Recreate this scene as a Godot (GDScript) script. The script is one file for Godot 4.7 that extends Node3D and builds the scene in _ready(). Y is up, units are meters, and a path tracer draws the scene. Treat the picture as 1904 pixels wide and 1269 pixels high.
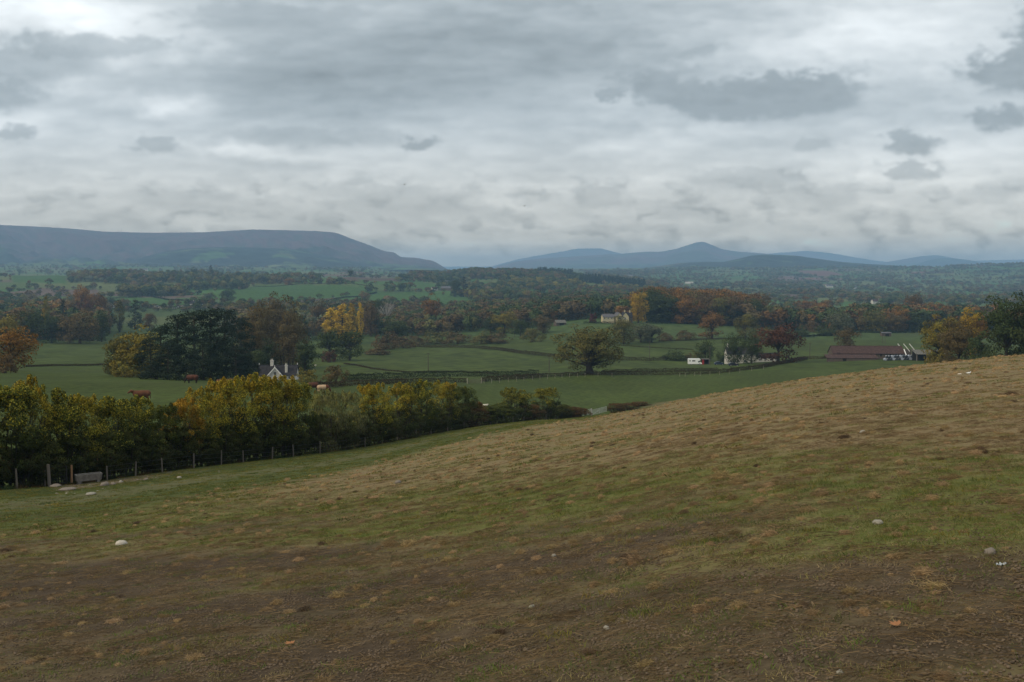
extends Node3D
# An autumn valley seen over a sloping field: lengths in metres, the eye at the origin, looking along -Z.

const FOC := 1851.0
const CX := 952.0
const CY := 634.5
const HORIZON := 535.0
const NU := 481
const ND := 420
const UMAX := 1.1
const DMIN := 1.5
const DMAX := 7000.0
const SKY_ENERGY := 1.0
const EXPOSURE := 1.4
const FOG := 0.000115
const LEAF_GAIN := 2.5

var tilt: Basis
var hgrid := PackedFloat32Array()
var rng := RandomNumberGenerator.new()
var names := {}
var noise_a := FastNoiseLite.new()
var noise_b := FastNoiseLite.new()
var noise_c := FastNoiseLite.new()
var noise_cell := FastNoiseLite.new()
var noise_edge := FastNoiseLite.new()
var mats := {}

# ---------------------------------------------------------------- small helpers
func numbered(called: String) -> String:
	if not names.has(called):
		names[called] = 0
		return called
	names[called] += 1
	return "%s_%03d" % [called, names[called]]

func tag(o: Node, label: String, category: String, group := "", kind := "") -> void:
	if label != "":
		o.set_meta("label", label)
	if category != "":
		o.set_meta("category", category)
	if group != "":
		o.set_meta("group", group)
	if kind != "":
		o.set_meta("kind", kind)

func thing(called: String, label: String, category: String, at := Vector3.ZERO, turn := 0.0, group := "") -> Node3D:
	var o := Node3D.new()
	o.name = numbered(called)
	add_child(o, true)
	o.position = at
	o.rotation.y = turn
	tag(o, label, category, group)
	return o

func part(called: String, mesh: Mesh, m: Material, parent: Node, at := Vector3.ZERO) -> MeshInstance3D:
	var o := MeshInstance3D.new()
	o.name = called
	o.mesh = mesh
	o.material_override = m
	o.position = at
	parent.add_child(o, true)
	return o

func single(called: String, mesh: Mesh, m: Material, label: String, category: String, group := "", kind := "") -> MeshInstance3D:
	var o := MeshInstance3D.new()
	o.name = numbered(called)
	o.mesh = mesh
	o.material_override = m
	add_child(o, true)
	tag(o, label, category, group, kind)
	return o

func lin(r: float, g: float, b: float) -> Color:
	return Color(r, g, b).linear_to_srgb()

func mat(called: String, c: Color, rough := 0.9, vertex := false) -> StandardMaterial3D:
	if mats.has(called):
		return mats[called]
	var m := StandardMaterial3D.new()
	m.resource_name = called
	m.albedo_color = c
	m.roughness = rough
	m.metallic_specular = 0.3
	m.vertex_color_use_as_albedo = vertex
	mats[called] = m
	return m

class MB:
	var v := PackedVector3Array()
	var n := PackedVector3Array()
	var c := PackedColorArray()
	var i := PackedInt32Array()

	func leaf(p: Vector3, a: Vector3, b: Vector3, nn: Vector3, col: Color) -> void:
		# a rhombic leaf: a and b are its half axes; its face is turned towards nn
		var k := v.size()
		if a.cross(b).dot(nn) < 0.0:
			b = -b
		v.append(p - a)
		v.append(p - b)
		v.append(p + a)
		v.append(p + b)
		n.append(nn)
		n.append(nn)
		n.append(nn)
		n.append(nn)
		c.append(col)
		c.append(col)
		c.append(col)
		c.append(col)
		i.append(k)
		i.append(k + 2)
		i.append(k + 1)
		i.append(k)
		i.append(k + 3)
		i.append(k + 2)

	func tri(p: Vector3, q: Vector3, r: Vector3, col := Color.WHITE) -> void:
		# corners counter-clockwise seen from the front
		var k := v.size()
		var nn := (q - p).cross(r - p).normalized()
		v.append(p)
		v.append(q)
		v.append(r)
		for t in 3:
			n.append(nn)
			c.append(col)
		i.append(k)
		i.append(k + 2)
		i.append(k + 1)

	func quad(p: Vector3, q: Vector3, r: Vector3, s: Vector3, col := Color.WHITE) -> void:
		tri(p, q, r, col)
		tri(p, r, s, col)

	func box(at: Vector3, size: Vector3, turn := Basis.IDENTITY, col := Color.WHITE) -> void:
		var h := size * 0.5
		var p: Array[Vector3] = []
		for x in [-1.0, 1.0]:
			for y in [-1.0, 1.0]:
				for z in [-1.0, 1.0]:
					p.append(at + turn * Vector3(x * h.x, y * h.y, z * h.z))
		quad(p[0], p[1], p[3], p[2], col)
		quad(p[4], p[6], p[7], p[5], col)
		quad(p[0], p[4], p[5], p[1], col)
		quad(p[2], p[3], p[7], p[6], col)
		quad(p[0], p[2], p[6], p[4], col)
		quad(p[1], p[5], p[7], p[3], col)

	func tube(p: Vector3, q: Vector3, rp: float, rq: float, sides := 6, col := Color.WHITE) -> void:
		var d := (q - p).normalized()
		var s := d.cross(Vector3(0.31, 0.2, 0.93)).normalized()
		var t := d.cross(s)
		var k := v.size()
		for e in sides + 1:
			var ang := TAU * e / sides
			var o := s * cos(ang) + t * sin(ang)
			v.append(p + o * rp)
			v.append(q + o * rq)
			n.append(o)
			n.append(o)
			c.append(col)
			c.append(col)
		for e in sides:
			var w := k + e * 2
			i.append(w)
			i.append(w + 1)
			i.append(w + 3)
			i.append(w)
			i.append(w + 3)
			i.append(w + 2)

	func ball(at: Vector3, r: Vector3, rows := 6, cols := 8, rough := 0.0, rnd: RandomNumberGenerator = null, col := Color.WHITE) -> void:
		var k := v.size()
		for y in rows + 1:
			var e := PI * y / rows
			for x in cols + 1:
				var ang := TAU * (x % cols) / cols
				var d := Vector3(sin(e) * cos(ang), cos(e), sin(e) * sin(ang))
				var f := 1.0
				if rough > 0.0:
					f += rough * sin(d.x * 4.1 + at.x) * cos(d.z * 3.7 + at.z * 2.0) + rough * 0.6 * sin(d.y * 6.0 + d.x * 5.0 + at.x * 3.0)
				v.append(at + Vector3(d.x * r.x, d.y * r.y, d.z * r.z) * f)
				n.append(Vector3(d.x / r.x, d.y / r.y, d.z / r.z).normalized())
				c.append(col)
		for y in rows:
			for x in cols:
				var w := k + y * (cols + 1) + x
				i.append(w)
				i.append(w + cols + 2)
				i.append(w + 1)
				i.append(w)
				i.append(w + cols + 1)
				i.append(w + cols + 2)

	func done() -> ArrayMesh:
		var a := []
		a.resize(Mesh.ARRAY_MAX)
		a[Mesh.ARRAY_VERTEX] = v
		a[Mesh.ARRAY_NORMAL] = n
		a[Mesh.ARRAY_COLOR] = c
		a[Mesh.ARRAY_INDEX] = i
		var m := ArrayMesh.new()
		if v.size() > 0:
			m.add_surface_from_arrays(Mesh.PRIMITIVE_TRIANGLES, a)
		return m

# ---------------------------------------------------------------- the lie of the land
# Along a bearing u = x / depth the field falls by A * depth + B * depth^2 from the eye's foot.
const NEAR := [
	[0, 0.175, 0.00002], [130, 0.1713, 0.00002], [365, 0.157, 0.00002], [590, 0.1463, 0.00002], [700, 0.139, 0.00003], [820, 0.1275, 0.000045],
	[900, 0.119, 0.00006], [1000, 0.109, 0.00009], [1100, 0.0983, 0.00016], [1200, 0.0848, 0.00021], [1320, 0.0703, 0.00021], [1480, 0.0557, 0.00021], [1660, 0.0432, 0.00021], [1904, 0.0297, 0.00021]]
# depth of the hedge at the field's foot, by bearing
const HEDGE := [[-600, 50], [0, 58], [130, 62], [365, 72], [590, 85], [700, 100], [820, 130], [900, 148], [1000, 170], [1100, 197], [1200, 230], [1500, 262], [1904, 300], [2400, 330]]
# beyond the hedge: per bearing, where the field ends, then depth and apparent height of the ground
const FAR := [
	[-600, 50, 100, 781, 170, 712, 250, 693, 325, 681, 400, 668, 500, 653, 650, 640, 800, 625, 1000, 606, 1300, 582, 1700, 554, 2200, 522, 2500, 512, 3000, 522, 4000, 505, 5000, 496, 6500, 490],
	[0, 58, 100, 781, 170, 712, 250, 693, 325, 681, 400, 668, 500, 653, 650, 640, 800, 625, 1000, 606, 1300, 582, 1700, 554, 2200, 522, 2500, 512, 3000, 522, 4000, 505, 5000, 496, 6500, 490],
	[250, 66, 110, 775, 170, 716, 250, 702, 325, 693, 400, 678, 500, 660, 650, 640, 800, 622, 1000, 601, 1300, 578, 1600, 562, 1900, 545, 2300, 520, 2600, 513, 3000, 524, 4000, 508, 5000, 497, 6500, 492],
	[500, 80, 130, 770, 170, 722, 250, 712, 325, 708, 400, 698, 500, 680, 650, 655, 800, 632, 1000, 606, 1300, 578, 1600, 560, 1900, 540, 2100, 531, 2500, 519, 2800, 522, 3500, 515, 5000, 499, 6500, 494],
	[650, 95, 150, 760, 200, 735, 260, 715, 330, 702, 400, 688, 500, 670, 600, 652, 700, 640, 850, 620, 1000, 604, 1300, 576, 1700, 553, 2000, 533, 2200, 518, 2300, 514, 2700, 523, 4000, 508, 5000, 500, 6500, 497],
	[780, 118, 170, 760, 200, 740, 270, 716, 330, 703, 400, 690, 500, 671, 600, 653, 700, 640, 850, 622, 1000, 608, 1300, 582, 1700, 560, 1900, 545, 2200, 532, 2600, 516, 3000, 513, 3500, 520, 5000, 506, 6500, 503],
	[950, 145, 195, 756, 250, 726, 330, 703, 400, 690, 480, 672, 560, 655, 650, 640, 750, 622, 850, 605, 1000, 592, 1300, 576, 1700, 556, 2100, 538, 2500, 519, 2900, 508, 3300, 512, 5000, 508, 6500, 503],
	[1100, 120, 200, 782, 230, 765, 280, 735, 330, 710, 355, 694, 420, 680, 500, 667, 600, 643, 700, 620, 800, 598, 1000, 585, 1300, 572, 1700, 556, 2200, 538, 2600, 520, 2900, 513, 3300, 518, 5000, 507, 6500, 500],
	[1300, 110, 200, 760, 250, 737, 320, 705, 375, 689, 460, 678, 560, 656, 640, 640, 750, 620, 850, 602, 1000, 593, 1300, 579, 1700, 562, 2200, 549, 3000, 536, 4000, 522, 5000, 506, 5800, 497, 6500, 498],
	[1500, 110, 200, 745, 260, 720, 350, 690, 420, 676, 500, 664, 600, 648, 700, 633, 800, 619, 1000, 602, 1300, 584, 1700, 567, 2200, 553, 3000, 540, 4000, 524, 5000, 509, 5600, 498, 6500, 500],
	[1700, 120, 200, 735, 280, 706, 350, 688, 430, 669, 520, 653, 620, 642, 720, 630, 850, 616, 1000, 604, 1300, 586, 1700, 568, 2200, 555, 3000, 543, 4000, 525, 5000, 506, 5600, 497, 6500, 500],
	[1904, 130, 200, 705, 260, 690, 350, 676, 430, 664, 520, 652, 650, 636, 850, 616, 1000, 604, 1300, 586, 1700, 568, 2200, 555, 3000, 543, 4000, 522, 5000, 500, 5600, 490, 6500, 494],
	[2400, 130, 200, 690, 260, 680, 350, 670, 430, 660, 520, 650, 650, 636, 850, 616, 1000, 604, 1300, 586, 1700, 568, 2200, 555, 3000, 543, 4000, 522, 5000, 500, 5600, 490, 6500, 494]]

func table(t: Array, px: float, slot := 1) -> float:
	if px <= t[0][0]:
		return t[0][slot]
	for k in range(1, t.size()):
		if px <= t[k][0]:
			var f := (px - float(t[k - 1][0])) / (float(t[k][0]) - float(t[k - 1][0]))
			return lerpf(t[k - 1][slot], t[k][slot], f)
	return t[-1][slot]

func near_height(u: float, d: float) -> float:
	var px := CX + u * FOC
	var a := 0.0
	for s in [-60.0, -30.0, 0.0, 30.0, 60.0]:
		a += 0.2 * table(NEAR, px + s, 1)
	if px < 0.0:
		a += -0.14 * (px / FOC)
	elif px > 1904.0:
		a -= 0.1 * (px - 1904.0) / FOC
	return -1.7 - a * d - table(NEAR, px, 2) * d * d

func far_row(col: Array, d: float) -> float:
	# apparent height of the ground at that depth, along one of the bearings in FAR
	var n := (col.size() - 2) / 2
	if d <= col[2]:
		return lerpf(col[3], col[5], log(d / col[2]) / log(float(col[4]) / col[2]))
	for k in range(1, n):
		if d <= col[2 + k * 2]:
			var d0: float = col[k * 2]
			var d1: float = col[2 + k * 2]
			return lerpf(col[1 + k * 2], col[3 + k * 2], log(d / d0) / log(d1 / d0))
	return col[col.size() - 1]

func depth_of(k: float) -> float:
	return DMIN * pow(DMAX / DMIN, k / (ND - 1))

func make_heights() -> void:
	# the far land first, smoothed, then joined to the field
	var ncol := FAR.size()
	var curves := []
	for col in FAR:
		var line := PackedFloat32Array()
		line.resize(ND)
		for k in ND:
			line[k] = far_row(col, depth_of(k))
		for pass_ in 2:
			var old := line.duplicate()
			for k in range(2, ND - 2):
				line[k] = (old[k - 2] * 0.5 + old[k - 1] + old[k] + old[k + 1] + old[k + 2] * 0.5) / 4.0
		curves.append(line)
	hgrid.resize(NU * ND)
	for j in NU:
		var u := -UMAX + 2.0 * UMAX * j / (NU - 1)
		var px := CX + u * FOC
		var c := 0
		while c < ncol - 2 and px > FAR[c + 1][0]:
			c += 1
		var f := clampf((px - float(FAR[c][0])) / (float(FAR[c + 1][0]) - float(FAR[c][0])), 0.0, 1.0)
		f = lerpf(f, smoothstep(0.0, 1.0, f), 0.5)
		var edge := lerpf(FAR[c][1], FAR[c + 1][1], f)
		for k in ND:
			var d := depth_of(k)
			var near := near_height(u, d)
			var h := near
			if d > edge:
				var y := lerpf(curves[c][k], curves[c + 1][k], f)
				var x := u * d
				var far := -(y - HORIZON) / FOC * d
				far += noise_a.get_noise_2d(x * 0.5, d * 0.5) * minf(7.0, (d - edge) * 0.0025)
				h = lerpf(near, far, smoothstep(edge, edge * 1.45, d))
			else:
				h += noise_a.get_noise_2d(u * d * 3.0, d * 3.0) * 0.12 * smoothstep(3.0, 20.0, d)
			hgrid[k * NU + j] = h
	return

func height(x: float, d: float) -> float:
	if d < DMIN:
		return -1.7 - 0.116 * d + 0.14 * x
	var u := x / d
	var fj := clampf((u + UMAX) / (2.0 * UMAX) * (NU - 1), 0.0, NU - 1.001)
	var fk := clampf(log(d / DMIN) / log(DMAX / DMIN) * (ND - 1), 0.0, ND - 1.001)
	var j := int(fj)
	var k := int(fk)
	fj -= j
	fk -= k
	var at := k * NU + j
	return lerpf(lerpf(hgrid[at], hgrid[at + 1], fj), lerpf(hgrid[at + NU], hgrid[at + NU + 1], fj), fk)

func sight(px: float, py: float, depth := 1.0) -> Vector3:
	# the place at that depth on the line of sight of the photograph's (px, py)
	var d := tilt * Vector3((px - CX) / FOC, (CY - py) / FOC, -1.0)
	return d * (depth / -d.z)

func ground(px: float, py: float, from := 3.0) -> Vector3:
	# where that line of sight first meets the ground
	var s := sight(px, py)
	var d := from
	var last := from
	while d < 6800.0:
		if s.y * d <= height(s.x * d, d):
			for q in 14:
				var mid := (last + d) * 0.5
				if s.y * mid <= height(s.x * mid, mid):
					d = mid
				else:
					last = mid
			return Vector3(s.x * d, height(s.x * d, d), -d)
		last = d
		d *= 1.012
	return sight(px, py, 6800.0)

func on_ground(px: float, depth: float) -> Vector3:
	var x := (px - CX) / FOC * depth
	return Vector3(x, height(x, depth), -depth)

func pixel(p: Vector3) -> Vector2:
	var q := tilt.inverse() * p
	return Vector2(CX + FOC * q.x / -q.z, CY - FOC * q.y / -q.z)

# ---------------------------------------------------------------- colours of the land
# fields one can tell apart in the valley: colour, nearest and farthest depth, outline as seen from the eye
const PATCHES := [
	["brown", 1900, 2700, [[622, 513], [668, 513], [700, 516], [745, 518], [745, 523], [690, 523], [640, 521]]],
	["red", 1150, 2300, [[973, 545], [1024, 546], [1022, 560], [985, 558]]],
	["red", 3000, 5500, [[1478, 503], [1530, 503], [1572, 511], [1530, 516], [1490, 508]]],
	["bright", 1500, 2300, [[430, 545], [470, 533], [560, 529], [680, 532], [682, 548], [600, 556], [440, 562]]],
	["bright", 1300, 2300, [[690, 545], [760, 543], [880, 555], [866, 569], [760, 563], [640, 567], [620, 558]]],
	["bright", 1200, 2100, [[200, 556], [280, 552], [345, 560], [345, 571], [200, 572]]],
	["bright", 1500, 2600, [[330, 556], [430, 543], [450, 552], [340, 562]]],
	["bright", 1500, 2800, [[16, 508], [126, 512], [124, 528], [20, 526]]],
	["pale", 1500, 2600, [[190, 533], [240, 531], [238, 542], [185, 545]]],
	["bright", 1900, 2900, [[870, 521], [935, 527], [935, 536], [880, 531]]],
	["bright", 1600, 2600, [[780, 525], [805, 527], [810, 540], [780, 538]]],
	["pale", 1900, 2900, [[1085, 526], [1125, 530], [1125, 538], [1085, 534]]]]
var patch_shapes: Array[PackedVector2Array] = []

func palette(kind: String) -> Vector3:
	match kind:
		"brown":
			return Vector3(0.105, 0.075, 0.058)
		"red":
			return Vector3(0.16, 0.075, 0.055)
		"bright":
			return Vector3(0.056, 0.112, 0.026)
		"pale":
			return Vector3(0.11, 0.13, 0.045)
	return Vector3(0.065, 0.095, 0.03)

func patch_at(p: Vector3) -> int:
	var depth := -p.z
	if depth < 1100.0:
		return -1
	var q := pixel(p)
	for k in PATCHES.size():
		if depth > PATCHES[k][1] and depth < PATCHES[k][2] and Geometry2D.is_point_in_polygon(q, patch_shapes[k]):
			return k
	return -1

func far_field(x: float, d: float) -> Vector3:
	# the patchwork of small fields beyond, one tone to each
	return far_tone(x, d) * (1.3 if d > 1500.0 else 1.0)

func far_tone(x: float, d: float) -> Vector3:
	var v := noise_cell.get_noise_2d(x, d) * 0.5 + 0.5
	if v < 0.035:
		return palette("red") * 0.8
	if v < 0.09:
		return palette("brown")
	if v < 0.4:
		return palette("pale") * 0.85
	if v < 0.7:
		return palette("bright") * 0.9
	return palette("")

func field_mix(x: float, d: float) -> Vector3:
	# shares of green grass, dead grass and bare soil in the near field
	var u := x / maxf(d, 1.0)
	var n1 := noise_a.get_noise_2d(x * 9.0 - d * 4.0, d * 26.0)
	var n2 := noise_c.get_noise_2d(x * 26.0, d * 34.0)
	var edge := table(HEDGE, CX + u * FOC)
	var dd := d * exp(1.15 * clampf(u, -0.6, 0.6))  # bands run aslant across the slope
	var near := 1.0 - smoothstep(8.5, 14.5, dd + n1 * 5.0)
	var green := 0.46 + 0.5 * n1 + 0.25 * n2
	green -= near * 0.26
	green += 0.34 * smoothstep(10.5, 14.0, dd) * (1.0 - smoothstep(17.0, 26.0, dd))
	green -= 0.2 * smoothstep(18.0, 30.0, dd)
	green -= 0.12 * smoothstep(0.0, 0.25, u) * smoothstep(18.0, 30.0, dd)
	# the unworked strip along the hedge
	var strip := smoothstep(0.39, 0.47, d / edge + n2 * 0.05) * (1.0 - smoothstep(0.08, 0.2, u))
	var trodden := smoothstep(0.54, 0.59, d / edge + n2 * 0.03) * (1.0 - smoothstep(0.66, 0.73, d / edge + n2 * 0.03))
	green = lerpf(green, 0.88 - 0.45 * trodden, strip)
	green = clampf(green, 0.05, 0.95)
	var soil := clampf(0.08 + near * 0.72 - n1 * 0.5 + n2 * 0.2, 0.0, 0.92) * (1.0 - strip)
	soil *= 1.0 - 0.8 * smoothstep(13.0, 22.0, dd)
	soil = minf(soil, 1.0 - green * 0.5)
	return Vector3(green, 1.0 - green, soil)

func ground_color(p: Vector3, in_field: bool) -> Color:
	var x := p.x
	var d := -p.z
	var c: Vector3
	if in_field:
		var m := field_mix(x, d)
		c = Vector3(0.125, 0.134, 0.038) * m.x + Vector3(0.25, 0.184, 0.1) * m.y
		c = c.lerp(Vector3(0.066, 0.048, 0.034), m.z)
		c *= 0.8
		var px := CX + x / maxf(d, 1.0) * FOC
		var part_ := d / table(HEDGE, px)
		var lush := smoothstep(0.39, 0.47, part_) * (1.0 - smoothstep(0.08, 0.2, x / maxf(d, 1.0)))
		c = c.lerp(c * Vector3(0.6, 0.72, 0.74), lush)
		c *= 1.0 - 0.3 * smoothstep(0.74, 0.84, part_) * lush  # shade at the hedge's foot, painted into the grass as a darker band
		# trampled earth with rubble round the trough and along the hedge
		var worn := smoothstep(85.0, 115.0, px) * (1.0 - smoothstep(190.0, 430.0, px)) * smoothstep(0.82, 0.87, part_ + 0.05 * noise_b.get_noise_2d(x * 20.0, d * 20.0)) * (1.0 - smoothstep(0.97, 1.0, part_))
		c = c.lerp(Vector3(0.13, 0.098, 0.07), worn)
	elif d < 700.0:
		c = Vector3(0.06, 0.083, 0.02)
		var n := noise_a.get_noise_2d(x * 2.0, d * 1.2)
		c *= 1.0 + 0.3 * n
		c *= 1.0 - 0.12 * smoothstep(0.1, 0.3, noise_c.get_noise_2d(x * 3.0, d * 5.0))
		c = c.lerp(Vector3(0.082, 0.094, 0.028), clampf(0.35 * noise_b.get_noise_2d(x * 1.5, d * 3.0) + 0.1, 0.0, 0.5))
		if d > 330.0 and d < 640.0:
			c *= 1.0 + 0.05 * sin(x * 0.35 + d * 0.12)
	else:
		var k := patch_at(p)
		if k >= 0:
			c = palette(PATCHES[k][0])
		else:
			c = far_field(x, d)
			if d < 1100.0:
				c = palette("").lerp(c, smoothstep(700.0, 1100.0, d))
		c *= 1.0 + 0.15 * noise_a.get_noise_2d(x * 0.4, d * 0.4)
	return Color(minf(c.x * 4.0, 1.0), minf(c.y * 4.0, 1.0), minf(c.z * 4.0, 1.0))

func build_ground() -> void:
	var pts := PackedVector3Array()
	var cols := PackedColorArray()
	pts.resize(NU * ND)
	cols.resize(NU * ND)
	var edges := PackedFloat32Array()
	for j in NU:
		edges.append(table(HEDGE, CX + (-UMAX + 2.0 * UMAX * j / (NU - 1)) * FOC))
	for k in ND:
		var d := depth_of(k)
		for j in NU:
			var u := -UMAX + 2.0 * UMAX * j / (NU - 1)
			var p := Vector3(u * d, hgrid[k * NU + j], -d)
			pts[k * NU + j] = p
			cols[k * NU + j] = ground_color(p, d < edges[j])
	var normals := PackedVector3Array()
	normals.resize(NU * ND)
	for k in ND:
		for j in NU:
			var l := pts[k * NU + maxi(j - 1, 0)]
			var r := pts[k * NU + mini(j + 1, NU - 1)]
			var f := pts[maxi(k - 1, 0) * NU + j]
			var b := pts[mini(k + 1, ND - 1) * NU + j]
			normals[k * NU + j] = (r - l).cross(b - f).normalized()
	# three sheets that share their borders: the field, the pasture below it, the valley
	var lists: Array[PackedInt32Array] = [PackedInt32Array(), PackedInt32Array(), PackedInt32Array()]
	for k in ND - 1:
		var d := depth_of(k + 0.5)
		for j in NU - 1:
			var which := 0 if d < edges[j] else (1 if d < 350.0 else 2)
			var a := k * NU + j
			var l := lists[which]
			l.append(a)
			l.append(a + NU)
			l.append(a + 1)
			l.append(a + 1)
			l.append(a + NU)
			l.append(a + NU + 1)
			lists[which] = l
	var called := ["field", "pasture", "valley_ground"]
	var said := ["sloping field of thin grass, dead thatch and bare soil in the foreground", "green cattle pasture below the hedge and its fence", "patchwork of green meadows on the valley floor and hills"]
	for w in 3:
		var map := {}
		var vv := PackedVector3Array()
		var nn := PackedVector3Array()
		var cc := PackedColorArray()
		var ii := PackedInt32Array()
		var remap := PackedInt32Array()
		remap.resize(NU * ND)
		remap.fill(-1)
		for a in lists[w]:
			if remap[a] < 0:
				remap[a] = vv.size()
				vv.append(pts[a])
				nn.append(normals[a])
				cc.append(cols[a])
			ii.append(remap[a])
		var arr := []
		arr.resize(Mesh.ARRAY_MAX)
		arr[Mesh.ARRAY_VERTEX] = vv
		arr[Mesh.ARRAY_NORMAL] = nn
		arr[Mesh.ARRAY_COLOR] = cc
		arr[Mesh.ARRAY_INDEX] = ii
		var m := ArrayMesh.new()
		m.add_surface_from_arrays(Mesh.PRIMITIVE_TRIANGLES, arr)
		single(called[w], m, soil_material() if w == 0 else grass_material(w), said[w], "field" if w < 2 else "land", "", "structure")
	# the hillside behind and beside the eye, joined to the sheet in front
	var st := MB.new()
	var cols_n := 44
	var rows: Array[int] = []
	for k in range(0, ND, 7):
		rows.append(k)
	if rows[-1] != ND - 1:
		rows.append(ND - 1)
	var from := atan(UMAX)
	var ring := []
	for k in rows:
		var r := depth_of(k) * sqrt(1.0 + UMAX * UMAX)
		var line := PackedVector3Array()
		for e in cols_n + 1:
			var ang := lerpf(from, TAU - from, float(e) / cols_n)
			var x := r * sin(ang)
			var z := -r * cos(ang)
			var back := -1.7 + clampf(0.116 * z + 0.14 * x, -60.0, 60.0) * (1.0 if r < 300.0 else 300.0 / r)
			var side := hgrid[k * NU + (NU - 1 if e <= cols_n / 2 else 0)]
			var off := minf(ang - from, TAU - from - ang)
			line.append(Vector3(x, lerpf(side, back, smoothstep(0.0, 0.8, off)), z))
		ring.append(line)
	var green := Color(0.25, 0.3, 0.12)
	for k in ring.size() - 1:
		for e in cols_n:
			st.quad(ring[k][e], ring[k][e + 1], ring[k + 1][e + 1], ring[k + 1][e], green)
	var foot := Vector3(0, -1.7, 0)
	for e in cols_n:
		st.tri(foot, ring[0][e + 1], ring[0][e], green)
	st.tri(foot, pts[NU - 1], pts[0], green)
	st.tri(foot, ring[0][0], pts[NU - 1], green)
	single("hillside", st.done(), grass_material(1), "grassy hillside behind the viewpoint", "land", "", "structure")

func detail_noise(seed_: int, freq: float, low: float, high: float, octaves := 5, w := 512) -> NoiseTexture2D:
	var n := FastNoiseLite.new()
	n.seed = seed_
	n.frequency = freq
	n.noise_type = FastNoiseLite.TYPE_SIMPLEX_SMOOTH
	n.fractal_type = FastNoiseLite.FRACTAL_FBM
	n.fractal_octaves = octaves
	n.fractal_gain = 0.6
	var t := NoiseTexture2D.new()
	t.width = w
	t.height = w
	t.seamless = true
	t.noise = n
	var g := Gradient.new()
	g.set_color(0, Color(low, low, low))
	g.set_color(1, Color(high, high, high))
	t.color_ramp = g
	return t

func soil_material() -> StandardMaterial3D:
	if mats.has("soil"):
		return mats["soil"]
	var m := mat("soil", lin(0.36, 0.36, 0.36), 1.0, true)
	m.metallic_specular = 0.15
	m.albedo_texture = detail_noise(5, 0.03, 0.66, 1.0, 5)
	m.uv1_triplanar = true
	m.uv1_world_triplanar = true
	m.uv1_scale = Vector3.ONE * 0.55
	m.heightmap_enabled = true
	m.heightmap_texture = detail_noise(6, 0.02, 0.0, 1.0, 5)
	m.heightmap_scale = 1.2
	return m

func grass_material(w: int) -> StandardMaterial3D:
	var key := "grass_%d" % w
	if mats.has(key):
		return mats[key]
	var m := mat(key, lin(0.31, 0.31, 0.31), 0.95, true)
	m.metallic_specular = 0.15
	m.albedo_texture = detail_noise(8 + w, 0.015, 0.62, 1.0, 5)
	m.uv1_triplanar = true
	m.uv1_world_triplanar = true
	m.uv1_scale = Vector3.ONE * (0.06 if w == 1 else 0.012)
	return m

# ---------------------------------------------------------------- mountains
func skyline(t: Array, px: float) -> float:
	# a smooth line through the crest's points
	var k := 0
	while k < t.size() - 2 and px > t[k + 1][0]:
		k += 1
	var f := clampf((px - float(t[k][0])) / (float(t[k + 1][0]) - float(t[k][0])), 0.0, 1.0)
	var y0: float = t[maxi(k - 1, 0)][1]
	var y1: float = t[k][1]
	var y2: float = t[k + 1][1]
	var y3: float = t[mini(k + 2, t.size() - 1)][1]
	return lerpf(lerpf(y1, y2, f), y1 + 0.5 * f * (y2 - y0 + f * (2.0 * y0 - 5.0 * y1 + 4.0 * y2 - y3 + f * (3.0 * (y1 - y2) + y3 - y0))), 0.6)

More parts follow.
